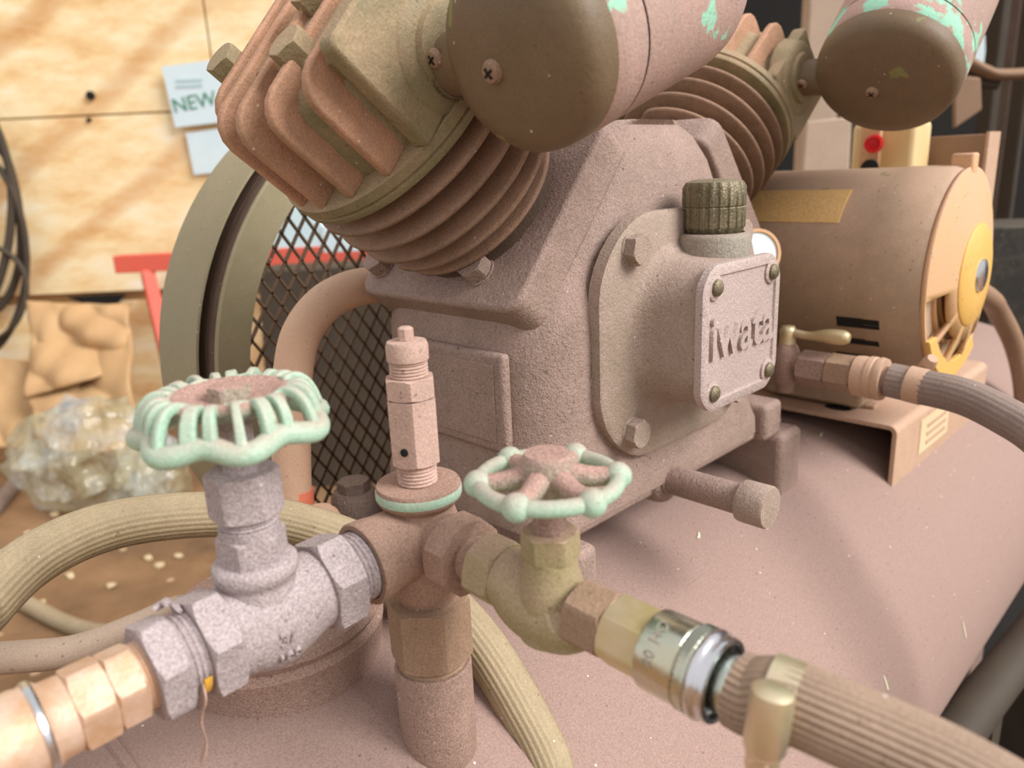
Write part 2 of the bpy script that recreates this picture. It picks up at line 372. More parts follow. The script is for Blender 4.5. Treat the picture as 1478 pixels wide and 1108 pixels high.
# ================================================================== MANIFOLD LINE
TC = AX
tee = thing('cross_fitting', 'brown cast cross fitting between the two handwheel valves', 'pipe fitting', Matrix.Translation(TC))
b = B()   # vertical body
revolve(b, [(.0135, -.034), (.0165, -.028), (.0185, -.015), (.0190, 0), (.0180, .008), (.0165, .013), (.0162, .016), (.0188, .0185), (.0200, .020), (.0200, .0262), (.0195, .0272), (.001, .0272)], 48)
mesh('body', b, M_tee, tee, angle=50)
b = B(); revolve(b, [(.0195, .0262), (.0204, .0245), (.0204, .0215), (.0195, .020)], 48, caps=False); mesh('painted_rim', b, M_wheel, tee)
LD = Vector((0, -cos(radians(2.4)), -sin(radians(2.4))))
LM = frame((0, 0, 0), LD, UP)
b = B(); revolve(b, [(.0175, .0), (.0178, .012), (.0182, .022), (.0192, .029), (.0195, .0345), (.0188, .0355), (.0165, .0355), (.0165, .030)], 48, LM); mesh('left_branch', b, M_tee, tee, angle=50)
RM = frame((0, 0, 0), (1, 0, -.012), UP)
b = B(); revolve(b, [(.0165, 0), (.0150, .012), (.0148, .018), (.0160, .022)], 48, RM)
hexnut(b, .0185, .022, .035, RM, n=64, sides=8, rot=pi/8); mesh('right_branch', b, M_tee, tee, angle=30, bevel=.0008)
b = B(); hexnut(b, .0212, -.066, -.034, n=60, rot=radians(20)); revolve(b, thread(.0172, -.078, -.066, 5), 40)
mesh('union_nut', b, M_nutbrown, tee, angle=30, bevel=.0012)

# relief valve
rv = thing('relief_valve', 'tall dusty pink safety relief valve with a hexagonal body on the cross fitting', 'valve', Matrix.Translation(TC+Vector((0, 0, .0272))))
b = B(); revolve(b, thread(.0093, 0, .0105, 6), 40); mesh('lower_thread', b, M_relief, rv)
b = B(); hexnut(b, .0124, .0105, .0415, rot=radians(37), n=60, ch=.1, ends=(True, False)); body = mesh('hex_body', b, M_relief, rv, angle=25, bevel=.0004)
hv = (-TC).normalized()
a0 = radians(-64)
b = B(); revolve(b, [(.0019, 0), (.0019, .0006), (.0013, .0008)], 16, frame((.0107*cos(a0), .0107*sin(a0), .0185), (cos(a0), sin(a0), 0))); mesh('vent_hole', b, M_black, body)
b = B(); hexnut(b, .0122, .0420, .0515, rot=radians(37), n=60); mesh('lock_nut', b, M_relief, rv, angle=25, bevel=.0004)
b = B(); revolve(b, thread(.0088, .0515, .059, 5), 40); mesh('upper_thread', b, M_relief, rv)
b = B(); revolve(b, [(.0088, .0588), (.0095, .0593), (.0096, .0655), (.0088, .0678), (.001, .0682)], 40); cap_ = mesh('cap', b, M_relief, rv)
b = B(); revolve(b, [(.0036, .068), (.0036, .0735), (.0026, .0742), (.001, .0745)], 8); mesh('pin', b, M_relief, rv, angle=20, bevel=.0003)

# ------------------------------------------------------------------ left globe valve (line runs toward -Y)
lv = thing('globe_valve', 'large globe valve under grey lilac dust with a scalloped mint handwheel', 'valve', frame(TC, LD, UP))
# local: z along the line, x up
def sx(bm): pass
b = B(); revolve(b, thread(.0160, .0330, .0470, 6, .0009), 44); mesh('nipple', b, M_valve, lv)
b = B(); hexnut(b, .0215, .0440, .0585, rot=radians(12), n=60); mesh('end_hexagon', b, M_valve, lv, angle=25, bevel=.001)
b = B(); revolve(b, [(.0168, .056), (.0172, .062), (.0185, .070), (.0196, .078), (.0196, .086), (.0188, .094), (.0180, .102), (.0176, .106)], 48, f=lambda t, r, z, i: (r*(1+.24*max(0, -cos(t))**2*math.exp(-((z-.080)/.013)**2)), z))
body = mesh('body', b, M_valve, lv, angle=60)
b = B(); hexnut(b, .0215, .0995, .1120, rot=radians(12), n=60); mesh('end_hexagon', b, M_valve, lv, angle=25, bevel=.001)
UPM = lambda z: Matrix.Translation((0, 0, z)) @ Matrix(((0, 0, 1, 0), (0, 1, 0, 0), (-1, 0, 0, 0), (0, 0, 0, 1)))   # local z -> line x (up)
SZ = .0835
tilt = UPM(SZ) @ Matrix.Rotation(radians(2.4), 4, 'Y')
b = B(); revolve(b, [(.0170, .006), (.0158, .013), (.0152, .0165), (.0153, .0185), (.0162, .0195), (.0166, .0215), (.0166, .0245), (.0150, .0262), (.012, .0262)], 48, tilt); mesh('bonnet_ring', b, M_valve, lv, angle=50)
b = B(); hexnut(b, .0138, .0255, .0375, tilt, rot=radians(16), n=60); revolve(b, [(.0117, .037), (.0117, .0415)], 40, tilt); mesh('bonnet', b, M_valve, lv, angle=25, bevel=.0006)
b = B(); revolve(b, thread(.0115, .0415, .0460, 3), 40, tilt); mesh('bonnet_thread', b, M_valve, lv)
b = B(); hexnut(b, .0146, .0455, .0635, tilt, rot=radians(28), n=60); mesh('packing_nut', b, M_valve, lv, angle=25, bevel=.001)
b = B(); revolve(b, [(.0068, .063), (.0062, .067), (.0064, .075), (.0064, .089)], 24, tilt); mesh('stem', b, M_valve, lv)
# embossed size marks on the body
for s, td, zc, sz in (('3/', 256, .0840, .0085), ('100', 233, .0835, .0070)):
    t_ = radians(td); rr_ = .0191*(1+.24*max(0, -cos(t_))**2*math.exp(-((zc-.080)/.013)**2))+.0003
    zt = Vector((cos(t_), sin(t_), 0)); xt = Vector((0, 0, -1)); yt = zt.cross(xt)
    M_t = Matrix((xt, yt, zt)).transposed().to_4x4(); M_t.translation = zt*rr_+Vector((0, 0, zc))
    text('lettering', s, sz, .0009, M_t, M_valve, lv)

# scalloped handwheel: dished disc, petals and a wavy rim
WH = .0895
hub = Matrix.Translation((0, 0, WH))
NP = 7; PH = -.105
def rim_pt(a, dr=0):
    w = cos(NP*(a-PH)); return Vector(((.0316+.0022*w+dr)*cos(a), (.0316+.0022*w+dr)*sin(a), -.0075-.0012*w))
b = B(); tube(b, [tilt @ hub @ rim_pt(2*pi*k/112) for k in range(112)], .0042, 12, smooth=False, closed=True)
wheel = mesh('handwheel', b, M_wheel, lv, angle=80)
b = B(); revolve(b, [(.006, -.004), (.017, -.002), (.0220, .0005), (.0240, .003), (.0232, .0055), (.0205, .0064), (.0175, .0050), (.0125, .0030), (.009, .0025)], 56, tilt @ hub, f=lambda t, r, z, i: (r*(1+.03*cos(NP*(t-PH))*(r > .017)), z)); mesh('disc', b, M_wheeltop, wheel, angle=80)
b = B(); hexnut(b, .0080, .001, .0080, tilt @ hub, sides=6, n=36, rot=.3); mesh('hub_nut', b, M_wheeltop, wheel, angle=30, bevel=.0006)
b = B(); NA = NP*24; prof_w = [(.0205, .0040), (.0222, .0052), (.0245, .0060), (.0268, .0056), (.0288, .0036), (.0302, .0008), (.0312, -.0025), (.0317, -.0058), (.0317, -.0085)]
pat = [0]*2+[1]*4+[0]*5+[1]*3+[0]*5+[1]*5          # gap, side, window, bar, window, side
gw_ = []
for i, (r_, z_) in enumerate(prof_w):
    row = []
    for k in range(NA):
        a = 2*pi*(k-1.5)/NA+PH+pi/NP; w_ = cos(NP*(a-PH)); f_ = i/8
        row.append(b.verts.new(tilt @ hub @ Vector((r_*(1+.075*w_*f_)*cos(a), r_*(1+.075*w_*f_)*sin(a), z_-.0010*w_*f_+.0008*w_*(1-f_)))))
    gw_.append(row)
for i in range(8):
    for k in range(NA):
        if pat[k % 24] or i == 0 or i == 7: b.faces.new((gw_[i][k], gw_[i][(k+1) % NA], gw_[i+1][(k+1) % NA], gw_[i+1][k]))
web = mesh('dished_web', b, M_wheel, wheel, angle=180)
sm = web.modifiers.new('thick', 'SOLIDIFY'); sm.thickness = .0042; sm.offset = 0
sb = web.modifiers.new('round', 'SUBSURF'); sb.levels = 1; sb.render_levels = 1

# seal tape and nipple left of the valve
b = B(); revolve(b, thread(.0162, .1115, .1200, 4, .0008), 44); np_ = mesh('pipe_nipple', b, M_valve, M=frame(TC, LD, UP)); tag(np_, 'short threaded nipple with sealing tape between lilac valve and bushing nut', 'pipe fitting')
b = B(); rows = [[b.verts.new((r_*cos(radians(a)), r_*sin(radians(a)), z_)) for a in range(215, 262, 5)] for r_, z_ in ((.0158, .1128), (.0168, .1130), (.0168, .1160), (.0158, .1162))]
for p, q in zip(rows, rows[1:]):
    for k in range(len(p)-1): b.faces.new((p[k], p[k+1], q[k+1], q[k]))
mesh('yellow_seal_tape', b, M_ytape, np_)
def shred(pts, r, mat, parent):
    b = B(); tube(b, pts, r, 6, 16, flat=.35, rfun=lambda t: r*(.5+abs(sin(9*t)))); return mesh('tape_shred', b, mat, parent)
wi = frame(TC, LD, UP).inverted()
shred([wi @ at(292, 985, 0, TC.x+.016), wi @ at(296, 1012, 0, TC.x+.018), wi @ at(290, 1040, 0, TC.x+.014), wi @ at(298, 1070, 0, TC.x+.010), wi @ at(290, 1100, 0, TC.x+.006)], .0011, M_relief, np_)
shred([wi @ at(262, 882, 0, TC.x-.004), wi @ at(240, 868, 0, TC.x-.004), wi @ at(228, 876, 0, TC.x-.006)], .0030, M_valve, np_)
b = B(); hexnut(b, .0202, .1193, .1305, rot=radians(10), n=60); tag(mesh('bushing_nut', b, M_valve, angle=25, bevel=.001, M=frame(TC, LD, UP)), 'wide flat hexagon bushing nut in lilac dust beside brass coupling', 'pipe fitting')
bc = thing('brass_coupling', 'orange brass hose coupling with two hexagons below the bushing nut', 'coupling', frame(TC, LD, UP))
b = B(); revolve(b, thread(.0130, .1300, .1340, 3, .0006), 40); mesh('thread', b, M_brass, bc)
b = B(); hexnut(b, .0152, .1335, .1436, rot=radians(14), n=60); mesh('hexagon', b, M_brass, bc, angle=25, bevel=.0008)
b = B(); hexnut(b, .0158, .1438, .1556, rot=radians(14), n=60); mesh('hexagon', b, M_brass, bc, angle=25, bevel=.0008)
b = B(); revolve(b, [(.0132, .155), (.0138, .1565), (.0140, .162), (.0152, .1635), (.0158, .165), (.0160, .1665), (.0155, .168), (.0160, .170), (.0162, .195), (.0155, .197)], 44); mesh('sleeve', b, M_brass, bc, angle=50)
b = B(); revolve(b, [(.0158, .1640), (.0166, .1648), (.0166, .1664), (.0158, .1670)], 44, caps=False); mesh('bright_ring', b, M_chrome, bc)
b = B(); tube(b, [TC+LD*.196, TC+LD*.25, TC+LD*.32+Vector((0, 0, -.01)), TC+LD*.42+Vector((0, 0, -.08))], .0125, 60, 30, ribs=20); tag(mesh('air_hose', b, M_hosep, angle=80), 'taupe air hose leaving the brass coupling', 'hose')

# ------------------------------------------------------------------ right globe valve (line runs toward +X)
rvM = frame(TC, (1, 0, -.012), UP)
gv = thing('globe_valve', 'small olive globe valve with a ball knobbed mint handwheel', 'valve', rvM)
b = B(); revolve(b, thread(.0105, .033, .0450, 5), 40); mesh('nipple', b, M_tee, gv)
b = B(); hexnut(b, .0158, .0440, .0590, rot=radians(16), n=60); mesh('end_hexagon', b, M_gvalve, gv, angle=25, bevel=.0012)
GZ = .0835
b = B()
tube(b, [(0, 0, .056), (-.001, 0, .064), (-.005, 0, .072), (-.0065, 0, .080), (-.007, 0, .088), (-.004, 0, .095), (0, 0, .0985)], .012, 28, 36, rfun=lambda t: .0132+.0022*sin(pi*min(1, t*1.15))-.004*max(0, t-.85)/.15)
mesh('body', b, M_gvalve, gv, angle=80)
gt = UPM(GZ) @ Matrix.Rotation(radians(.7), 4, 'Y')
b = B(); revolve(b, [(.0138, -.016), (.0142, -.006), (.0138, .002), (.0126, .009), (.0112, .0145), (.0108, .019)], 40, gt); mesh('neck', b, M_gvalve, gv, angle=80)
b = B(); hexnut(b, .0121, .0190, .0300, gt, rot=radians(20), n=60); mesh('packing_nut', b, M_gvalve, gv, angle=25, bevel=.0007)
b = B(); revolve(b, [(.0068, .029), (.0064, .044), (.0075, .0515)], 24, gt); mesh('stem', b, M_pipe, gv)
b = B(); tube(b, [gt @ Vector((.0143*cos(a0), .0143*sin(a0), -.004)) @ I4 if False else gt @ (Matrix.Rotation(-1.1, 4, 'Z') @ Vector((.0142, .0045*cos(t), -.006+.0024*sin(t)))) for t in [2*pi*k/24 for k in range(24)]], .0006, 6, smooth=False, closed=True); mesh('embossed_oval', b, M_gvalve, gv)
gh = gt @ Matrix.Translation((0, 0, .0515))
b = B(); tube(b, [gh @ Vector((.0268*cos(t), .0268*sin(t), 0)) for t in [2*pi*k/96 for k in range(96)]], .0032, 12, smooth=False, closed=True); gw = mesh('handwheel', b, M_wheel, gv, angle=80)
b = B(); revolve(b, [(.0075, -.006), (.0095, -.001), (.0098, .006), (.0098, .0098), (.0088, .0112), (.001, .0115)], 40, gh); mesh('hub', b, M_wheeltop, gw)
AK = .83
for k in range(6):
    a = AK+2*pi*k/6
    b = B(); sphere(b, gh @ Vector((.0272*cos(a), .0272*sin(a), 0)), .0055, 18); mesh('knob', b, M_wheel, gw, angle=80)
    b = B(); tube(b, [gh @ Vector((.006*cos(a), .006*sin(a), .003)), gh @ Vector((.016*cos(a), .016*sin(a), .0005)), gh @ Vector((.0262*cos(a), .0262*sin(a), 0))], .0032, 10, 10, rfun=lambda t: .0048-.0012*t); mesh('spoke', b, M_wheeltop, gw, angle=80)

# coupler, barb, hose and clamp to the right
b = B(); hexnut(b, .0140, .0985, .1155, rvM, rot=radians(10), n=60); revolve(b, [(.009, .094), (.009, .099)], 24, rvM); tag(mesh('adapter_nut', b, M_nutbrown, angle=25, bevel=.0008), 'dusty brown hexagon adapter nut next to the olive valve', 'pipe fitting')
qc = thing('quick_coupler', 'shiny zinc quick coupler with knurled ring on the front hose', 'coupling', rvM)
b = B(); hexnut(b, .0142, .1157, .1340, rot=radians(20), n=60); mesh('hexagon', b, M_brassy, qc, angle=25, bevel=.0008)
b = B(); revolve(b, [(.013, .1335), (.0147, .134), (.0149, .135), (.0149, .1485), (.0145, .149)], 56); sl = mesh('sleeve', b, M_plate, qc)
b = B()
NK, RK = 84, 7
def kn(t, r, z, i):
    if i in (0, RK+1): return .0147, z
    return .0152+.0005*(1 if ((round(t/(2*pi)*NK)+i) % 2) else -1), z
revolve(b, [(0, .149+.0052*i/(RK+1)) for i in range(RK+2)], NK, f=kn); mesh('knurled_ring', b, M_plate, qc, angle=180)
b = B(); revolve(b, [(.0150, .1542), (.0157, .1546), (.0160, .1556), (.0157, .1568), (.0150, .1575), (.0146, .1588), (.0150, .1600), (.0146, .1610), (.0128, .1612), (.0122, .158), (.0122, .150)], 64); mesh('lip', b, M_chrome, qc, angle=60)
b = B(); revolve(b, [(.0120, .150), (.0122, .1505)], 40); mesh('throat', b, M_black, qc)
b = B(); revolve(b, [(.0100, .150), (.0104, .164), (.0110, .167), (.0110, .169), (.0092, .171)], 40); mesh('barb', b, M_plate, qc)
for s, ph, zc in (('HO', 28, .1415), ('20', 66, .1415)):
    a = radians(ph); nrm = Vector((cos(a), sin(a), 0)); tng = Vector((0, 0, 1)).cross(nrm)
    yv = tng; zv = nrm; xv = yv.cross(zv)
    Mx = Matrix((xv, yv, zv)).transposed().to_4x4(); Mx.translation = nrm*.0149+Vector((0, 0, zc))
    text('stamping', s, .0058, .0003, Mx @ Matrix.Rotation(-pi/2, 4, 'Z'), M_neck, sl)
hp = [TC+rvM.to_3x3().col[2]*v for v in (.166, .173)]
hpts = hp+[far(1130, 1008, .242), far(1200, 1036, .234), far(1290, 1075, .226), far(1380, 1118, .219), far(1500, 1190, .210), far(1650, 1300, .20), Vector((.06, .16, -.36)), Vector((.10, .22, -.62)), Vector((.2, .35, -.786)), Vector((.45, .5, -.786))]
b = B(); tube(b, hpts, .0124, 96, 110, ribs=32, depth=.035); tag(mesh('air_hose', b, M_hosep, angle=80), 'ribbed taupe air hose clamped to the shiny quick coupler', 'hose')
cl = thing('hose_clamp', 'yellow zinc worm screw clamp round the ribbed front hose', 'hose clamp', frame(far(1132, 1009, .242), far(1200, 1036, .234)-far(1085, 990, .2475), UP) @ Matrix.Translation((0, 0, -.1925)))
b = B(); revolve(b, [(.0122, .1875), (.0132, .1878), (.0132, .1972), (.0122, .1975)], 48, caps=False); band = mesh('band', b, M_zinc, cl)
for k in range(5):
    a = radians(38+k*7.5)
    b = B(); box(b, -.0004, .0006, -.0005, .0005, .1885, .1965, Matrix.Rotation(a, 4, 'Z') @ Matrix.Translation((.0132, 0, 0))); mesh('slot', b, M_black, band)
cd = Vector((-.985, .10, .0)); c0 = Vector((.0055, .0175, .1925))
b = B(); revolve(b, [(.0045, -.010), (.0062, -.009), (.0066, -.004), (.0064, .0095), (.0058, .0108)], 28, frame(c0, cd)); mesh('screw_housing', b, M_zinc, cl)
b = B(); revolve(b, [(.0054, .0106), (.0056, .0118), (.0050, .013)], 24, frame(c0, cd)); hexnut(b, .0052, .013, .0185, frame(c0, cd), n=36); mesh('screw_head', b, M_zinc, cl, angle=28, bevel=.0004)

# ================================================================== COMPRESSOR PUMP
pump = thing('compressor_pump', 'dusty cast iron twin cylinder compressor pump sitting on the tank', 'compressor', (-.37, .45, -.262))
PI = pump.matrix_world.inverted()
def pm(name, b, mat, par=None, **k): # world coordinates -> local of pump
    b.transform(PI); return mesh(name, b, mat, par or pump, **k)
# crankcase: rounded sections stacked in z
b = B(); rings = []
for z, xf, y0, y1, r in ((-.2165, -.279, .298, .572, .030), (-.205, -.279, .298, .572, .032), (-.190, -.283, .303, .570, .038), (-.150, -.284, .304, .570, .042), (-.100, -.284, .305, .570, .042), (-.080, -.285, .312, .566, .042), (-.060, -.288, .328, .552, .042), (-.030, -.292, .353, .535, .040), (.000, -.298, .378, .522, .036), (.016, -.304, .394, .508, .030), (.024, -.312, .408, .496, .022), (.027, -.3085, .42, .48, .015)):
    rings.append(addring(b, [Vector((p[0], p[1], z)) for p in rrect(-.455+max(0, z)*.6, xf, y0, y1, r, 8)]))
for p, q in zip(rings, rings[1:]): bridge(b, p, q)
b.faces.new(list(reversed(rings[0]))); b.faces.new(rings[-1])
case = pm('crankcase', b, M_case, angle=70)
# nameplate frame on the -Y face
b = B(); box(b, -.392, -.312, .2995, .307, -.168, -.105); pm('label_frame', b, M_case, case, bevel=.003, seg=3)
b = B(); box(b, -.384, -.320, .2985, .300, -.161, -.112); pm('label_panel', b, M_case, case, bevel=.0004)
# base saddle on the tank
b = B()
for y0, y1 in ((.315, .335), (.580, .618)): box(b, -.455, -.270, y0, y1, -.286, -.226)
box(b, -.455, -.285, .315, .612, -.228, -.2168); box(b, -.455, -.43, .336, .579, -.286, -.229)  # second box is a rear filler added to darken the saddle void
pm('base_saddle', b, M_case, bevel=.006, seg=3)
b = B(); box(b, -.31, -.276, .560, .590, -.228, -.196); pm('foot_lug', b, M_case, bevel=.005, seg=3)
# oil drain pipe
b = B(); dp = Vector((-.283, .430, -.2175)); MX = frame(dp, (1, 0, .0), UP)
revolve(b, [(.019, -.03), (.0185, -.004), (.0172, .0), (.0150, .0015)], 40, MX); pm('drain_boss', b, M_case)
b = B(); revolve(b, [(.0115, -.01), (.0115, .003), (.0104, .004), (.0104, .060)], 36, MX); dr = pm('drain_pipe', b, M_case)
b = B(); revolve(b, [(.0110, .057), (.0138, .058), (.0142, .060), (.0142, .076), (.0134, .0775), (.001, .078)], 40, MX); pm('drain_cap', b, M_cover, dr)
# front cover with filler neck and name plate
b = B(); rings = []
def yz(x, y0, y1, z0, z1, r, bulge=0):
    pts = rrect(y0, y1, z0, z1, r, 7); cy, cz = (y0+y1)/2, (z0+z1)/2; out = []
    for y, z in pts:
        u = (y-cy)/((y1-y0)/2); v = (z-cz)/((z1-z0)/2)
        out.append(Vector((x, y+bulge*(1-v*v)*(1 if u > 0 else -1)*abs(u), z+bulge*(1-u*u)*(1 if v > 0 else -1)*abs(v))))
    return out
for x, y0, y1, z0, z1, r in ((-.286, .352, .528, -.183, -.034, .044), (-.2775, .352, .528, -.183, -.034, .044), (-.2755, .355, .525, -.180, -.037, .042)):
    rings.append(addring(b, yz(x, y0, y1, z0, z1, r, .006)))
for p, q in zip(rings, rings[1:]): bridge(b, p, q)
b.faces.new(rings[-1]); b.faces.new(list(reversed(rings[0])))
cover = pm('front_cover', b, M_cover, angle=50)
b = B(); rings = []
for x, g, r in ((-.277, .014, .040), (-.2745, .009, .034), (-.270, .005, .028), (-.262, .003, .024), (-.2374, .001, .020)):
    rings.append(addring(b, yz(x, .392-g, .477+g, -.1455-g, -.0645+g, r, .004)))
for p, q in zip(rings, rings[1:]): bridge(b, p, q)
b.faces.new(rings[-1]); b.faces.new(list(reversed(rings[0])))
pm('cover_box', b, M_cover, cover, angle=70)
b = B(); rings = []
for x, g in ((-.2374, 0), (-.2327, 0), (-.2319, -.0012)):
    rings.append(addring(b, yz(x, .3895-g, .479+g, -.1474-g, -.0626+g, .012, .006)))
for p, q in zip(rings, rings[1:]): bridge(b, p, q)
inner = addring(b, yz(-.2319, .3952, .4734, -.1418, -.0683, .009, .005)); bridge(b, rings[-1], inner)
low = addring(b, yz(-.2334, .3958, .4727, -.1411, -.0690, .009, .005)); bridge(b, inner, low); b.faces.new(low); b.faces.new(list(reversed(rings[0])))
plate = pm('name_plate', b, M_nplate, angle=40)
tm = Matrix((Vector((0, 1, 0)), Vector((0, 0, 1)), Vector((1, 0, 0)))).transposed().to_4x4(); tm.translation = Vector((-.2334, .4343, -.1163))
text('lettering', 'iwata', .0390, .0024, PI @ tm, M_nplate, plate, bold=.0005, sx=.95)
for y, z in ((.3999, -.0730), (.4696, -.0721), (.3999, -.1380), (.4696, -.1380)):
    b = B(); M = frame((-.2334, y, z), (1, 0, 0)); revolve(b, [(.0078, 0), (.0078, .0013), (.0070, .0018)], 24, M); pm('screw_boss', b, M_nplate, plate)
    b = B(); revolve(b, [(.0052, .0016), (.0050, .0034), (.0036, .0046), (.001, .0050)], 24, M); pm('screw', b, M_oilcap, plate)
for y, z in ((.376, -.050), (.376, -.1655), (.500, -.051), (.500, -.166)):
    b = B(); M = frame((-.2757, y, z), (1, 0, 0), (0, .3, 1)); revolve(b, [(.0098, -.001), (.0098, .0008), (.009, .0012)], 32, M); hexnut(b, .0098, .0010, .0088, M, n=36); pm('bolt', b, M_cover, cover, angle=25, bevel=.0005)
b = B(); NC = Vector((-.2630, .4475, -.0775)); M = Matrix.Translation(NC)
revolve(b, [(.0238, .0), (.0238, .010), (.0238, .020), (.0238, .029), (.0230, .0312), (.0200, .032), (.0195, .026)], 48, M); pm('filler_neck', b, M_neck, cover, angle=60)
b = B()
def oc(t, r, z, i): return (r*(1-.045*(cos(20*t) > .35)) if 1 <= i <= 6 else r, z)
revolve(b, [(.0170, .026), (.0190, .034), (.0200, .0355), (.0200, .0475), (.0194, .0482), (.0200, .0490), (.0200, .0600), (.0180, .0635), (.0140, .0650), (.001, .0655)], 120, M, f=oc); pm('oil_filler_cap', b, M_oilcap, angle=30)

# cylinders and heads
CY0 = Vector((0, .47, -.13))
def cyl_frame(xc, th):
    a = radians(th); M = Matrix((Vector((1, 0, 0)), Vector((0, cos(a), sin(a))), Vector((0, -sin(a), cos(a))))).transposed().to_4x4()
    M.translation = CY0+Vector((xc, 0, 0)); return M
def finpoly(s, l0, l1, r, s2=None):
    s2 = s if s2 is None else s2
    pts = [(-s, l0), (s2, l0)]
    for k in range(5): a = pi/2*k/4; pts.append((s2-r+r*cos(a), l1-r+r*sin(a)))
    for k in range(5): a = pi/2+pi/2*k/4; pts.append((-s+r+r*cos(a), l1-r+r*sin(a)))
    return pts
def cylinder(xc, th, mount):
    M = cyl_frame(xc, th)
    b = B(); prism(b, [(p[0], p[1]) for p in rrect(-.080, .073, -.0715, .066, .012)], .140, .167, M); mp_ = pm('mount_plate', b, M_case, bevel=.003, seg=3)
    for x, y in ((.030, -.048), (-.066, -.050), (.028, .045), (-.066, .048)):
        b = B(); MB_ = M @ Matrix.Translation((x, y, .167)); revolve(b, [(.0105, 0), (.0105, .0012)], 28, MB_); hexnut(b, .0102, .0012, .0105, MB_, n=36, rot=.4); pm('bolt', b, M_case, mp_, angle=25, bevel=.0008)
    b = B(); revolve(b, [(.056, .165), (.050, .172), (.044, .18), (.044, .252)], 64, M); core = pm('cylinder', b, M_core)
    for k, (L, r) in enumerate(((.1790, .060), (.1920, .0655), (.2065, .0695), (.2225, .0720), (.2385, .0730))):
        b = B()
        def nk(t, rr, z, i, k=k):
            q = 1.0
            if k < 2: q = 1-.10*math.exp(-((((t-4.35+pi) % (2*pi))-pi)/.12)**2)
            return (rr*q if rr > .055 else rr, z)
        revolve(b, [(.043, L-.0032), (r-.0015, L-.0019), (r, L-.0006), (r, L+.0006), (r-.0015, L+.0019), (.043, L+.0032)], 80, M, f=nk); pm('fin', b, M_fin, core, angle=60)
    b = B(); revolve(b, [(.050, .2500), (.0735, .2505), (.0742, .2515), (.0742, .2545), (.0728, .2552), (.0728, .2562), (.0745, .2570), (.0745, .2625), (.050, .2632)], 80, M); pm('flange', b, M_head, core, angle=50)
    # head
    b = B(); revolve(b, [(.0585, .262), (.0585, .304), (.056, .310), (.050, .314), (.001, .315)], 64, M @ Matrix.Translation((.004, 0, 0))); head = pm('cylinder_head', b, M_head, angle=50)
    mxy = M @ Matrix(((0, 0, 1, 0), (1, 0, 0, 0), (0, 1, 0, 0), (0, 0, 0, 1)))    # outline (s,L) pulled along x
    for dx, s in ((-.034, .058), (-.017, .0705), (.005, .0720), (.027, .0655), (.048, .0525)):
        b = B(); prism(b, finpoly(s, .262, .3245, .016), dx-.0030, dx+.0030, mxy); pm('fin', b, M_headfin, head, bevel=.0014)
    b = B(); prism(b, finpoly(.0355, .262, .329, .005), .058, .0695, mxy); pm('front_plate', b, M_head, head, bevel=.002)
    b = B(); box(b, -.036, .060, -.033, .036, .306, .320, M); pm('top_web', b, M_head, head, bevel=.003)
    for x, y in ((.024, -.026), (-.046, -.024), (.010, .010), (-.03, .04)):
        b = B(); MB_ = M @ Matrix.Translation((x, y, .309)); revolve(b, [(.0125, -.03), (.012, .004)], 24, MB_); hexnut(b, .0105, .004, .021, MB_, n=36, rot=.2, sides=6); pm('bolt', b, M_head, head, angle=25, bevel=.0008)
    b = B(); px = M @ Vector((.0690, *mount)); MP_ = frame(px, (1, 0, 0)); revolve(b, [(.034, -.012), (.033, -.002), (.030, .002), (.0215, .0025), (.0205, .006), (.0175, .0065)], 48, MP_); pm('intake_port', b, M_head, head, angle=50)
    return px
p1 = cylinder(-.37, 50, (.0095, .279))
p2 = cylinder(-.395, -50, (-.006, .296))

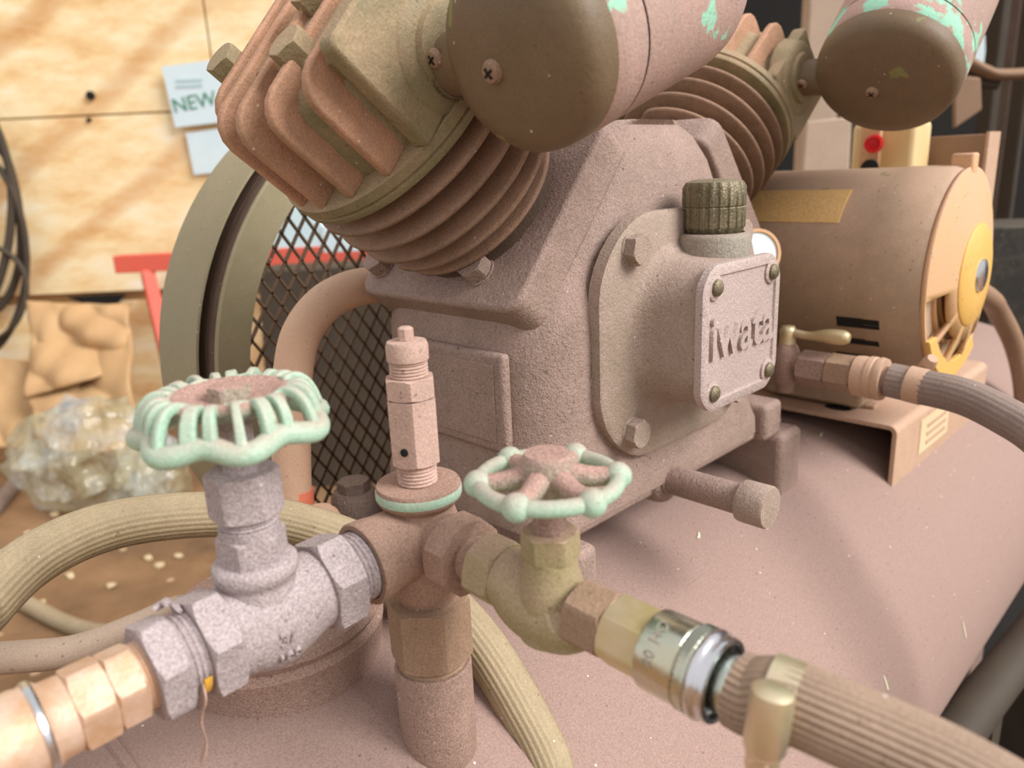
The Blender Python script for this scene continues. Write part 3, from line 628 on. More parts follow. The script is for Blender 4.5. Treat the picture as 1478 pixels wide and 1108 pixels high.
# ------------------------------------------------------------------ intake filters
def intake(port, al, r, dxc, ln, label, drop):
    a = radians(al); g = Vector((0, cos(a), sin(a)))
    c = port+Vector((dxc, 0, 0))-g*.020+drop
    M = frame(c, g, (1, 0, 0)); f = thing('intake_filter', label, 'air filter', M, None)
    b = B(); revolve(b, [(.001, -.0045), (r*.35, -.004), (r*.7, -.002), (r*.9, .002), (r*.97, .006), (r, .012), (r, .0185)], 72); mesh('end_cap', b, M_cap, f, angle=60)
    b = B(); revolve(b, [(r*.99, .0180), (r*1.005, .019), (r*1.01, .030), (r*1.01, .0395)], 72); mesh('shell', b, M_filter, f, angle=60)
    b = B(); revolve(b, [(r, .0390), (r*.995, .0402), (r, .0414)], 72, caps=False); mesh('seam', b, M_black, f)
    e = ln
    b = B(); revolve(b, [(r*1.01, .0410), (r*1.015, .0418), (r*1.015, e-.02), (r*.99, e-.012), (r*.93, e-.005), (r*.8, e), (.001, e+.002)], 72); mesh('back_shell', b, M_filter, f, angle=60)
    # horn neck toward -x
    b = B(); rings = []
    for t in [k/14 for k in range(15)]:
        x = -dxc+t*(dxc-.004); w_ = .0148+(r*.80-.0148)*max(0, (t-.25)/.75)**1.6; h = .0148+.0035*t; zc = .020-.004*t
        rings.append(addring(b, [Vector((x, w_*cos(q), zc+h*sin(q))) for q in [2*pi*k/40 for k in range(40)]]))
    for p, q in zip(rings, rings[1:]): bridge(b, p, q)
    b.faces.new(list(reversed(rings[0]))); b.faces.new(rings[-1]); nk = mesh('intake_neck', b, M_cap, f, angle=80)
    b = B()
    revolve(b, thread(.0168, -.0035, .0065, 3, .0008), 40, frame((-dxc, 0, .020), (1, 0, 0))); mesh('port_ring', b, M_oilcap, f)
    def screw(M_, par, s=1.0):
        b = B(); revolve(b, [(.0052*s, 0), (.0052*s, .0012*s), (.0040*s, .0030*s), (.001, .0036*s)], 24, M_); sc = mesh('screw', b, M_nutbrown, par)
        for q in (0, pi/2):
            b = B(); box(b, -.0026*s, .0026*s, -.0005*s, .0005*s, .0028*s, .0040*s, M_ @ Matrix.Rotation(q+.5, 4, 'Z')); mesh('cross_slot', b, M_black, sc)
    screw(frame((-.006, .002, -.0042), (0, 0, -1)), f, 1.0)
    screw(frame((-dxc+.010, -.006, .0055), (-.1, 0, -1)), nk, .9)
    return f
intake(p1, 20, .0425, .0600, .138, 'dusty air intake filter with dark round cap in front of the oil cap', Vector((0, 0, -.007)))
intake(p2, 44, .0560, .0760, .13, 'dusty air intake filter with dark round cap above the motor', Vector((0, 0, 0)))

# ================================================================== FLYWHEEL, BELT GUARD
FC = Vector((0, .477, -.165))
fl = thing('flywheel', 'large olive flywheel with belt grooves behind the pump', 'flywheel', frame((-.563, FC.y, FC.z), (-1, 0, 0)))
b = B(); revolve(b, [(.214, 0), (.240, .0), (.2415, .002), (.2415, .005), (.234, .010), (.2415, .015), (.2415, .019), (.234, .024), (.2415, .029), (.2415, .042), (.214, .042), (.214, 0)], 128, caps=False); mesh('rim', b, M_wheelrim, fl, angle=30)
b = B(); revolve(b, [(.035, -.01), (.038, -.008), (.038, .05), (.02, .05)], 48); mesh('hub', b, M_wheelrim, fl)
for a in (-20, 40, 100):
    q = radians(a); 
    d = Vector((0, cos(q), sin(q)))
    b = B(); mw = frame((-.563, FC.y, FC.z), (-1, 0, 0)).inverted()
    tube(b, [mw @ (Vector((-.583, FC.y, FC.z))+d*v) for v in (.03, .1, .216)], .016, 16, 8); mesh('spoke', b, M_wheelrim, fl, angle=80)
MC = Vector((-.20, .752, -.107))
def stadium(c1, r1, c2, r2, n=40):
    d = Vector((c2[0]-c1[0], c2[1]-c1[1])); L = d.length; base = atan2(d.y, d.x); off = math.acos((r1-r2)/L); pts = []
    for k in range(n+1):
        a = base+off+(2*pi-2*off)*k/n; pts.append((c1[0]+r1*cos(a), c1[1]+r1*sin(a)))
    for k in range(n//2+1):
        a = base-off+2*off*k/(n//2); pts.append((c2[0]+r2*cos(a), c2[1]+r2*sin(a)))
    return pts
# belts run round flywheel and motor pulley
PUL = (MC.y, MC.z)
for k, xx in enumerate((-.573, -.587)):
    pts = stadium((FC.y, FC.z), .2400, PUL, .045, 72)
    b = B(); rr = []
    for (hw, dr) in ((.0035, -.006), (.006, .0022), (-.006, .0022), (-.0035, -.006)):
        pp = stadium((FC.y, FC.z), .2400+dr, PUL, .045+dr, 72); rr.append(addring(b, [Vector((xx+hw, y, z)) for y, z in pp]))
    for i in range(4): bridge(b, rr[i], rr[(i+1) % 4])
    tag(mesh('drive_belt', b, M_belt, angle=40), ('dark rubber V belt in the flywheel groove next to the pump', 'dark rubber V belt in the flywheel groove next to the mesh guard')[k], 'belt', 'drive belts')
guard = thing('belt_guard', 'olive belt guard with a brown expanded metal mesh face', 'guard', (-.62, FC.y, FLOOR))
GI = guard.matrix_world.inverted()
def gm(name, b, mat, **k): b.transform(GI); return mesh(name, b, mat, guard, **k)
b = B(); rr = []
for x, dr in ((-.575, 0), (-.647, 0), (-.647, -.002), (-.575, -.002)):
    rr.append(addring(b, [Vector((x, y, z)) for y, z in stadium((FC.y, FC.z), .252+dr, PUL, .17+dr, 72)]))
for i in range(4): bridge(b, rr[i], rr[(i+1) % 4])
gm('rim_band', b, M_wheelrim, angle=40)
b = B(); dxs, dzs = .0085, .0130
def inside(y, z):
    for t in [k/10 for k in range(11)]:
        cy = FC.y+(PUL[0]-FC.y)*t; cz = FC.z+(PUL[1]-FC.z)*t; rr_ = .251+(.169-.251)*t
        if (y-cy)**2+(z-cz)**2 < rr_**2: return True
    return False
def strand(p, q):
    d = (q-p).normalized(); s = Vector((1, 0, 0)).cross(d)*.00115; t = Vector((.0016, 0, 0))
    v = [b.verts.new(p+s*i+t*j) for i, j in ((-1, -1), (1, -1), (1, 1), (-1, 1))]+[b.verts.new(q+s*i+t*j) for i, j in ((-1, -1), (1, -1), (1, 1), (-1, 1))]
    for f in ((0, 1, 5, 4), (1, 2, 6, 5), (2, 3, 7, 6), (3, 0, 4, 7)): b.faces.new([v[i] for i in f])
ny, nz = int(.75/dxs)//2, int(.55/dzs)//2
for i in range(-32, 52):
    for j in range(-22, 22):
        if (i+j) % 2: continue
        p = Vector((-.645, FC.y+i*dxs, FC.z+j*dzs))
        for dj in (-1, 1):
            q = Vector((-.645, FC.y+(i+1)*dxs, FC.z+(j+dj)*dzs))
            if inside(p.y, p.z) and inside(q.y, q.z): strand(p, q)
gm('expanded_mesh', b, M_mesh, angle=180, kind='stuff')
b = B(); box(b, -.66, -.56, FC.y-.02, FC.y+.02, FLOOR, FC.z-.2495); gm('support_leg', b, M_wheelrim, bevel=.003)

# ================================================================== MOTOR
mot = thing('electric_motor', 'tan dust covered electric motor with a pale end bell and shaft cover', 'motor', (MC.x, MC.y, -.246))
OI = mot.matrix_world.inverted()
def mm(name, b, mat, par=None, **k): b.transform(OI); return mesh(name, b, mat, par or mot, **k)
MR = .0925
MXm = frame(MC, (1, 0, 0), UP)
b = B(); revolve(b, [(.05, -.255), (MR-.006, -.25), (MR, -.24), (MR, -.045), (MR+.0006, -.044), (MR+.0006, -.006), (MR-.002, 0)], 96, MXm); mbody = mm('housing', b, M_motor, angle=50)
# end bell: a ring plate with an opening low on the camera side
b = B()
nseg = 96; dom = lambda r: .004+.014*(1-(r/MR)**2)
radii = [MR-.001, MR*.97, MR*.86, MR*.62, MR*.40, MR*.2]
def open_(t, i):   # openings cut in the lower half
    dg = (math.degrees(t)) % 360
    return 2 <= i+1 <= 3 and (97 < dg < 126 or 131 < dg < 158 or 164 < dg < 190 or 197 < dg < 226)
grid = [[b.verts.new(MXm @ Vector((r*cos(2*pi*k/nseg), r*sin(2*pi*k/nseg), dom(r)))) for k in range(nseg)] for r in radii]
for i in range(len(radii)-1):
    for k in range(nseg):
        if open_(2*pi*(k+.5)/nseg, i): continue
        b.faces.new((grid[i][k], grid[i][(k+1) % nseg], grid[i+1][(k+1) % nseg], grid[i+1][k]))
b.faces.new(grid[-1])
bell = mm('end_bell', b, M_bell, angle=60)
sm = bell.modifiers.new('thick', 'SOLIDIFY'); sm.thickness = .004; sm.offset = -1
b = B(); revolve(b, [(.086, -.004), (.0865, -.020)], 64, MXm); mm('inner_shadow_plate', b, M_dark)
for rr_ in (.062, .048, .034):
    b = B(); revolve(b, [(rr_-.004, -.003), (rr_-.004, .003), (rr_, .003), (rr_, -.003)], 64, MXm, caps=False); mm('winding_ring', b, M_bell)
b = B(); revolve(b, [(.045, .010), (.0445, .0155), (.042, .0175), (.020, .0195)], 64, MXm); mm('shaft_cover', b, M_yellow, bell)
b = B(); revolve(b, [(.0145, .019), (.0140, .0215), (.012, .0222), (.001, .0225)], 40, MXm); mm('shaft_cap', b, M_chrome, bell)
b = B()
pts = [(.092*cos(radians(a)), .092*sin(radians(a))) for a in range(120, 218, 6)]+[(.076*cos(radians(a)), .076*sin(radians(a))) for a in range(216, 122, -6)]
prism(b, pts, .003, .008, MXm); mm('yellow_edge', b, M_yellow, bell, bevel=.001)
b = B(); box(b, -.006, .012, -.008, .008, 0, .018, Matrix.Translation(MC+Vector((-.006, 0, MR-.008)))); mm('lifting_lug', b, M_bell, bevel=.002)
# name plate on upper camera-side of housing
def onmotor(px, py):
    d = ray(px, py); cc = MC; A_ = d.y**2+d.z**2; B_ = -2*(d.y*cc.y+d.z*cc.z); D_ = cc.y**2+cc.z**2-MR**2
    dd = max(B_*B_-4*A_*D_, 0); return d*((-B_-sqrt(dd))/(2*A_))
def mwrap(name, corners, mat, off=.0008, nx=2, na=8):
    P0 = [onmotor(*c) for c in corners]; xs_ = [p.x for p in P0]; an = [atan2(p.z-MC.z, p.y-MC.y) for p in P0]
    b = B(); g = []
    for r_ in (MR+off, MR-.002):
        for i in range(2):
            x = (min(xs_), max(xs_))[i]
            g.append([b.verts.new(Vector((x, MC.y+r_*cos(a), MC.z+r_*sin(a)))) for a in [min(an)+(max(an)-min(an))*k/na for k in range(na+1)]])
    for k in range(na):
        b.faces.new((g[0][k], g[1][k], g[1][k+1], g[0][k+1])); b.faces.new((g[0][k+1], g[2][k+1], g[2][k], g[0][k])); b.faces.new((g[1][k], g[3][k], g[3][k+1], g[1][k+1]))
    for k in (0, na): b.faces.new((g[0][k], g[1][k], g[3][k], g[2][k]))
    return mm(name, b, mat, mbody)
M_rplate = dusty('ochre_rating_plate', (198, 156, 96), (214, 172, 116), .5, .1, grain=.3, bump=.3)
mwrap('rating_plate', ((1092, 276), (1210, 322)), M_rplate)
for y0, y1 in ((456, 476), (485, 500), (507, 517)):
    mwrap('vent_slot', ((1207, y0), (1270, y1)), M_black, .0006)
b = B(); box(b, -.37, -.27, MC.y-.005, MC.y+.065, -.2455, MC.z-.06); mm('foot', b, M_motor, bevel=.004)
b = B(); revolve(b, [(.012, -.42), (.012, -.25)], 24, MXm); mm('shaft', b, M_dark)
b = B(); revolve(b, [(.03, -.40), (.047, -.40), (.047, -.366), (.03, -.366)], 48, MXm); mm('pulley', b, M_dark)

# bent plate carrying the motor
mt = thing('motor_bracket', 'tan bent steel plate carrying the motor on the tank', 'bracket', (XT, .723, -.262))
TI = mt.matrix_world.inverted()
b = B(); pr = [(-.226, -.3085)]
for k in range(6): a = pi/2*k/5; pr.append((-.234+.008*cos(a), -.256+.008*sin(a)))
for k in range(6): a = pi/2+pi/2*k/5; pr.append((-.476+.008*cos(a), -.256+.008*sin(a)))
pr += [(-.484, -.3085), (-.480, -.3085)]
for k in range(6): a = pi-pi/2*k/5; pr.append((-.476+.004*cos(a), -.256+.004*sin(a)))
for k in range(6): a = pi/2-pi/2*k/5; pr.append((-.234+.004*cos(a), -.256+.004*sin(a)))
pr.append((-.230, -.3085))
prism(b, pr, -1.02, -.723, Matrix(((1, 0, 0, 0), (0, 0, -1, 0), (0, 1, 0, 0), (0, 0, 0, 1))))
b.transform(TI); brk = mesh('plate', b, M_mount, mt, angle=40)
b = B(); box(b, -.2260, -.2252, .79, .88, -.296, -.260); b.transform(TI); mesh('label', b, M_label, brk)
for k in range(3):
    b = B(); box(b, -.2254, -.2246, .81, .87, -.290+k*.009, -.286+k*.009); b.transform(TI); mesh('printed_bar', b, M_mount, brk)
b = B(); revolve(b, [(.010, 0), (.010, .0006)], 24, Matrix.Translation((-.292, .748, -.2479)) @ Matrix.Diagonal((1.3, .8, 1, 1))); b.transform(TI); mesh('slot', b, M_black, brk)
b = B(); prism(b, [(-.2300, -.3085), (-.2300, -.252), (-.480, -.252), (-.480, -.3085), (-.44, -.287), (-.40, -.2765), (-.355, -.270), (-.31, -.2765), (-.27, -.287)], -1.02, -1.016, Matrix(((1, 0, 0, 0), (0, 0, -1, 0), (0, 1, 0, 0), (0, 0, 0, 1)))); b.transform(TI); mesh('light_stop_plate', b, M_mount, brk)  # closing plate added to keep light out of the space under the bracket
b = B(); box(b, -.40, -.262, .762, .775, -.248, -.244); b.transform(TI); mesh('rail', b, M_mount, brk, bevel=.001)

# ================================================================== FITTINGS BEYOND THE PUMP
# pressure gauge
gc = at(1093, 366, 1, .585); gd = Vector((.80, -.55, .15))
ga = thing('pressure_gauge', 'round white gauge in a cream rim between name plate and motor', 'gauge', frame(gc, gd))
b = B(); revolve(b, [(.015, -.02), (.0195, -.016), (.0205, -.002), (.0200, .002), (.0175, .002), (.0172, -.001)], 48); mesh('rim', b, M_bell, ga)
b = B(); revolve(b, [(.0172, -.002), (.0172, .0005), (.001, .0012)], 40); mesh('face', b, M_glass, ga)
b = B(); tube(b, [(-.018, 0, -.01), (-.05, 0, -.012), (-.075, .010, -.014), (-.080, .050, -.016)], .006, 12, 8); mesh('stem', b, M_pipe, ga)
# ball valve line
BY = .63
bv = thing('lever_valve', 'small lever valve with a polished handle below the motor', 'valve', (at(1135, 520, 1, BY)))
b0 = at(1135, 520, 1, BY)
b = B(); revolve(b, [(.0075, -.028), (.008, -.022), (.0105, -.018), (.0115, -.006), (.0115, .006), (.0095, .012), (.007, .016)], 28); revolve(b, [(.0088, 0), (.0088, .02)], 24, frame((0, 0, 0), (1, 0, 0))); tube(b, [(0, 0, 0), (-.018, 0, 0), (-.026, -.03, 0), (-.026, -.062, 0)], .0075, 14, 14); mesh('body', b, M_pipe, bv, angle=50)
b = B(); revolve(b, [(.0072, .015), (.0066, .022), (.0072, .027), (.0055, .031)], 24); tube(b, [(.002, 0, .026), (.018, 0, .0245), (.034, 0, .026), (.048, 0, .0265), (.053, 0, .0265)], .005, 16, 20, rfun=lambda t: .0036+.0030*sin(pi*min(1, max(0, t-.25)/.75*.92))**1.5); mesh('lever', b, M_brassy, bv, angle=80)
b = B(); revolve(b, [(.0055, -.2), (.0055, -.026)], 20, Matrix.Diagonal((1, 1, .12, 1)) if False else I4); 
b.free()
cx = lambda px, py: at(px, py, 1, BY).x
lnM = frame(at(1160, 530, 1, BY), (1, 0, 0))
o0 = at(1160, 530, 1, BY).x
def lx(px): return at(px, 530+(px-1160)*.15, 1, BY).x-o0
qc2 = thing('hose_coupling', 'dusty brown hexagon coupling between lever valve and grey hose', 'coupling', lnM)
b = B(); hexnut(b, .0155, -.002, lx(1196), n=60, rot=.2); mesh('hexagon', b, M_pipe, qc2, angle=25, bevel=.0008)
b = B(); hexnut(b, .0160, lx(1197), lx(1234), n=60, rot=.2); mesh('hexagon', b, M_nutbrown, qc2, angle=25, bevel=.0008)
b = B(); e0 = lx(1234); e1 = lx(1277); revolve(b, [(.013, e0), (.0165, e0+.001), (.0170, e0+.006), (.0165, e0+.012), (.0175, e1-.012), (.0175, e1-.008), (.0165, e1-.007), (.0178, e1-.004), (.0170, e1), (.012, e1)], 48); mesh('sleeve', b, M_mount, qc2, angle=40)
b = B(); revolve(b, [(.011, e1-.002), (.0105, e1+.008)], 32); mesh('barb', b, M_pipe, qc2)
h0 = at(1284, 548, 1, BY); 
b = B(); tube(b, [h0, at(1320, 556, 1, BY), at(1390, 572, 1, BY-.005), at(1450, 600, 1, BY-.012), at(1500, 632, 1, BY-.02), at(1560, 690, 1, BY-.03), Vector((-.01, .62, -.36)), Vector((.03, .66, -.60)), Vector((.10, .74, -.782)), Vector((.30, .9, -.786))], .0135, 60, 90, ribs=20, depth=.03); tag(mesh('air_hose', b, M_hosed, angle=80), 'grey air hose running out from below the motor', 'hose')
cl2 = thing('hose_clamp', 'dusty clamp on the grey hose below the motor', 'hose clamp', frame(at(1322, 556, 1, BY), (1, 0, -.1)))
b = B(); revolve(b, [(.0130, -.007), (.0145, -.006), (.0145, .006), (.0130, .007)], 40, caps=False); mesh('band', b, M_mount, cl2)
b = B(); revolve(b, [(.004, -.012), (.0055, -.010), (.0055, .008), (.004, .012)], 20, frame((.012, -.014, 0), (.75, .35, .4))); mesh('screw_housing', b, M_mount, cl2)

# control box and board on top of the motor
cb = thing('switch_box', 'yellowed white switch box with a red button behind the motor', 'switch', (at(1276, 250, 1, .87)))
c_ = at(1276, 250, 1, .87)
bw = .034
b = B(); box(b, -.037, .028, 0, .05, -.06, .052); mesh('case', b, M_wbox, cb, bevel=.006, seg=3)
b = B(); box(b, -.026, -.004, -.006, .001, -.06, .050); fr = mesh('front_strip', b, M_bell, cb, bevel=.002)
bp_ = at(1262, 208, 1, .862)-c_
b = B(); revolve(b, [(.0085, 0), (.0095, .003), (.0090, .008), (.0065, .009), (.0055, .0065), (.001, .006)], 32, frame(bp_, (.25, -1, .05))); mesh('red_button', b, M_redb, cb)
bp_ = at(1256, 243, 1, .862)-c_
b = B(); revolve(b, [(.0085, 0), (.0090, .006), (.001, .007)], 32, frame(bp_, (.25, -1, .05))); mesh('black_button', b, M_black, cb)
q = at(1385, 240, 1, .93); bd = thing('mounting_board', 'brown panel board standing behind motor and switch box', 'board', (q.x, .93, q.z-.06))
b = B(); box(b, at(1325, 230, 1, .93).x-q.x, at(1421, 230, 1, .93).x-q.x, 0, .012, 0, at(1385, 195, 1, .93).z-q.z+.06); bb = mesh('panel', b, M_board, bd, bevel=.001)
b = B(); box(b, at(1420, 230, 1, .93).x-q.x, at(1420, 230, 1, .93).x-q.x+.003, -.002, .04, 0, at(1385, 195, 1, .93).z-q.z+.062); mesh('edge_strip', b, M_mount, bd)
s_ = at(1392, 232, 1, .93)-Vector((q.x, .93, q.z-.06)); b = B(); revolve(b, [(.0055, 0), (.0055, .002), (.001, .004)], 20, frame(s_, (0, -1, 0))); mesh('screw', b, M_dark, bb)

# discharge pipe
dpts = [(-.47, .232, -.33), at(424, 760, 0, -.47), at(420, 600, 0, -.47), at(424, 530, 0, -.47), at(436, 480, 0, -.47), at(466, 440, 0, -.47), at(505, 418, 0, -.47), at(550, 410, 0, -.47), at(600, 405, 0, -.475)]
dpipe = thing('discharge_pipe', 'bent cream coloured discharge pipe in front of the flywheel', 'pipe', (-.47, .232, -.33))
DI = dpipe.matrix_world.inverted()
b = B(); tube(b, dpts, .0135, 32, 70); b.transform(DI); dbody = mesh('tube', b, M_cream, dpipe, angle=80)
b = B(); tube(b, [at(425, 735, 0, -.47), at(424, 705, 0, -.47)], .0138, 32, 2, smooth=False); b.transform(DI); mesh('orange_tape', b, M_ptape, dbody, angle=60)
# knobs on the tank between pump and cross fitting
for (px, py, yy, s, lab) in ((514, 735, .285, 1.0, 'grimy grey plug beside the relief valve'), (465, 770, .24, .8, 'dusty cream plug at the foot of the discharge pipe')):
    p = at(px, py, 1, yy); k = thing('tank_plug', lab, 'plug', p)
    mt_ = M_dome if s == 1 else M_cream
    b = B(); revolve(b, [(.020*s, -.09), (.020*s, -.006), (.0185*s, .004), (.0175*s, .012), (.015*s, .016)], 28); mesh('base', b, mt_, k, angle=50)
    b = B(); hexnut(b, .0125*s, .014*s, .024*s, n=36); mesh('nut', b, mt_, k, angle=25, bevel=.001)

# loop hose passing behind the manifold
lp = [Vector((-.62, -.55, -.786)), Vector((-.50, -.32, -.70)), Vector((-.40, -.10, -.42)), at(-120, 1010, 0, -.37), at(-30, 880, 0, -.40), at(60, 800, 0, -.42), at(170, 756, 0, -.43), at(300, 742, 0, -.425), at(400, 750, 0, -.41), at(490, 775, 0, -.385), at(570, 815, 0, -.35), at(640, 868, 0, -.315), at(695, 930, 0, -.283), at(745, 1010, 0, -.258), at(790, 1100, 0, -.235), at(815, 1200, 0, -.215), Vector((-.137, .225, -.40)), Vector((-.128, .235, -.56)), Vector((-.08, .29, -.75)), Vector((.05, .38, -.786))]
b = B(); tube(b, lp, .0130, 80, 190, ribs=26, depth=.035); tag(mesh('air_hose', b, M_hose, angle=80), 'olive ribbed hose looping behind the valves and under the cross fitting', 'hose')
b = B(); tube(b, [Vector((-.58, -.62, -.786)), Vector((-.54, -.36, -.60)), at(-330, 985, 0, -.505), at(-190, 962, 0, -.5), at(-80, 955, 0, -.5), at(20, 948, 0, -.49), at(110, 938, 0, -.48), at(200, 905, 0, -.47), at(260, 880, 0, -.46), at(330, 880, 0, -.45)], .0095, 24, 60); tag(mesh('air_hose', b, M_hosel, angle=80), 'pale smooth hose behind the brass coupling', 'hose')

# ================================================================== BACKGROUND, LEFT
# sign cards on the wall
def card(name, poly, off, mat, th=.004):
    pts = [wl(x, y, off) for x, y in poly]
    b = B(); prism(b, [(p[0], p[1]) for p in pts], 0, th, Matrix(((1, 0, 0, 0), (0, 0, -1, -off+th), (0, 1, 0, 0), (0, 0, 0, 1))))
    return mesh(name, b, mat, M=WM)
sg = tag(card('sign_card', ((233, 96), (370, 78), (392, 168), (253, 184)), .02, M_white), 'pale blue card printed with NEW pinned to the plywood', 'sign')
def walltext(s, px, py, size, mat, off, par, rot=8):
    x, z = wl(px, py, off); M = Matrix(((1, 0, 0, x), (0, 0, -1, -off-.0005), (0, 1, 0, z), (0, 0, 0, 1))) @ Matrix.Rotation(radians(rot), 4, 'Z')
    text('lettering', s, size, .0004, M, mat, par)
walltext('NEW', 283, 157, .058, M_teal, .0205, sg)
for yy in (117, 125):
    x0, z0 = wl(254, yy, .02); x1, z1 = wl(292, yy-5, .02)
    b = B(); box(b, x0, x1, -.0215, -.0200, z0-.004, z0+.004); mesh('faint_print', b, M_greyp, sg)
tag(card('sign_card', ((268, 192), (398, 174), (410, 240), (280, 252)), .012, M_white), 'blank pale blue card half hidden below the printed card', 'sign')
# black cables hung on the wall
for k, (cx_, cy_, rx, ry, rr_) in enumerate(((-14, 330, 44, 120, .012), (-22, 370, 62, 140, .010), (-30, 300, 52, 150, .012), (-18, 420, 66, 70, .008))):
    pts = []
    for i in range(26):
        a = 2*pi*i/25; x, z = wl(cx_+rx*cos(a), cy_+ry*sin(a), .05); pts.append(WM @ Vector((x, -.05-.012*k+.008*sin(3*a+k), z)))
    b = B(); tube(b, pts, rr_, 10, 80); tag(mesh('cable_coil', b, M_dark, angle=80), 'loop of dark cable hanging on the plywood wall', 'cable', 'cable loops on the wall')
def slab(name, poly, dd, th, mat, lab, cat, ground=False):
    M = Matrix((rg, hd, UP)).transposed().to_4x4(); M.translation = hd*dd; Mi = M.inverted(); pts = []
    for x, y in poly:
        d = ray(x, y); p = Mi @ (d*(dd/d.dot(hd))); pts.append((p.x, FLOOR if ground and len(pts) > 1 else p.z))
    b = B(); prism(b, pts, 0, th, Matrix(((1, 0, 0, 0), (0, 0, 1, 0), (0, 1, 0, 0), (0, 0, 0, 1)))); return tag(mesh(name, b, mat, bevel=.003, M=M), lab, cat)
# red trestle
def wpt(px, py, dd): return far(px, py, dd)
RD = 2.25
tr = thing('red_trestle', 'red painted steel trestle standing behind the flywheel', 'trestle', far(300, 900, RD))
RI = tr.matrix_world.inverted()
def beam(name, p, q, w_, h, mat, par, inv):
    d = (q-p); L = d.length; M = frame(p, d, UP); b = B(); box(b, -h/2, h/2, -w_/2, w_/2, 0, L, M); b.transform(inv); return mesh(name, b, mat, par, bevel=.002)
beam('top_bar', far(170, 381, RD), far(760, 352, RD), .05, .050, M_red, tr, RI)
a_ = far(213, 392, RD); dn = (far(258, 590, RD)-a_).normalized()
beam('leg', a_, a_+dn*((FLOOR-a_.z)/dn.z), .035, .045, M_red, tr, RI)
a_ = far(700, 370, RD); dn = (far(690, 600, RD)-a_).normalized()
beam('leg', a_, a_+dn*((FLOOR-a_.z)/dn.z), .035, .045, M_red, tr, RI)
# pale crates on the trestle
for (x0, x1, y0, y1, mt_, lab) in ((366, 398, 300, 352, M_teal, 'small green box standing on the red trestle'), (398, 470, 296, 354, M_blue, 'pale blue box standing on the red trestle'), (470, 540, 320, 358, M_white, 'low white box standing on the red trestle')):
    p0 = far(x0, y1, RD+.01); p1_ = far(x1, y0, RD+.01); M = Matrix((rg, hd, UP)).transposed().to_4x4(); M.translation = p0
    d = M.inverted() @ p1_; b = B(); box(b, 0, d.x, -.04, .04, -.012, d.z); o = mesh('storage_box', b, mt_, bevel=.004, M=M); tag(o, lab, 'box')
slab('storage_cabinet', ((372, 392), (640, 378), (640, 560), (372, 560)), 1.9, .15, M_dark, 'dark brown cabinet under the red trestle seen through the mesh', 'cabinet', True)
# kraft paper sheets leaning at the wall foot
def sheet(name, quad, dd, mat, amp, lab, cat, seed=0, n=26):
    random.seed(seed); ph = [random.uniform(0, 6) for _ in range(6)]
    b = B(); top = []; bot = []
    P_ = [far(*q, d) for q, d in zip(quad, dd)]
    for j in range(n+1):
        for i in range(n+1):
            u, v = i/n, j/n
            p = (P_[0]*(1-u)+P_[1]*u)*(1-v)+(P_[3]*(1-u)+P_[2]*u)*v
            h = amp*(1.4*abs(sin(2.6*u+ph[0]+1.7*v))+1.0*abs(sin(3.4*v+ph[1]-2.5*u))+.8*abs(sin(5*(u-v)+ph[2]))+.25*sin(17*u+9*v))
            p = p-hd*(h+amp)
            p.z = max(p.z, FLOOR+.004)
            top.append(b.verts.new(p))
    for j in range(n):
        for i in range(n): b.faces.new((top[j*(n+1)+i], top[j*(n+1)+i+1], top[(j+1)*(n+1)+i+1], top[(j+1)*(n+1)+i]))
    o = mesh(name, b, mat, angle=12); s = o.modifiers.new('thick', 'SOLIDIFY'); s.thickness = .003
    return tag(o, lab, cat)
sheet('kraft_sheet', ((52, 430), (140, 438), (120, 600), (62, 590)), (2.3, 2.3, 2.2, 2.2), M_kraft, .012, 'narrow kraft sheet sagging under the cable loops', 'paper', 1)
sheet('kraft_sheet', ((70, 432), (208, 430), (208, 520), (66, 560)), (2.36, 2.36, 2.25, 2.25), M_kraft, .03, 'crumpled wide kraft sheet below the plywood panels', 'paper', 2)
sheet('kraft_sheet', ((60, 540), (205, 475), (212, 640), (70, 640)), (2.28, 2.28, 2.12, 2.12), M_kraft, .02, 'slanting kraft sheet leaning behind the plastic bag', 'paper', 3)
sheet('kraft_sheet', ((-60, 500), (62, 520), (66, 640), (-60, 640)), (2.35, 2.35, 2.2, 2.2), M_kraft, .015, 'torn kraft sheet lying at the foot of the wall under the cables', 'paper', 5)
# dark gap above paper
x0, z0 = wl(98, 432); x1, z1 = wl(182, 424)
b = B(); prism(b, [(x0, z1), (x1, z1), ((x0+x1)/2+.03, z0-.055)], 0, .003, Matrix(((1, 0, 0, 0), (0, 0, -1, -.001), (0, 1, 0, 0), (0, 0, 0, 1)))); mesh('torn_gap', b, M_black, wall)
# crumpled clear bags
def bag(px, py, dd, sx_, sy_, sz_, seed, lab):
    random.seed(seed); b = B(); bmesh.ops.create_icosphere(b, subdivisions=5, radius=1.0)
    c = far(px, py, dd)
    dirs = [(Vector((random.gauss(0, 1), random.gauss(0, 1), random.gauss(0, 1))).normalized(), random.uniform(3, 8), random.uniform(0, 6)) for _ in range(10)]
    for v in b.verts:
        n_ = v.co.normalized(); h = sum((1-abs(sin(d.dot(n_)*f_+p_)))**2-.3 for d, f_, p_ in dirs)*.075
        q = n_*(1+h); v.co = rg*(q.x*sx_)+hd*(q.y*sy_)+UP*(q.z*sz_)
    zmin = -sz_*.72
    for v in b.verts: v.co.z = max(v.co.z, zmin)
    c.z = FLOOR-zmin+.003
    o = mesh('plastic_bag', b, 'clear_plastic_film', angle=75, M=Matrix.Translation(c)); tag(o, lab, 'bag')
bag(140, 655, 2.0, .21, .15, .16, 4, 'large crumpled clear plastic bag on the floor by the kraft sheets')
bag(215, 690, 1.95, .10, .10, .10, 9, 'small crumpled plastic bag with blue sheen beside the large one')
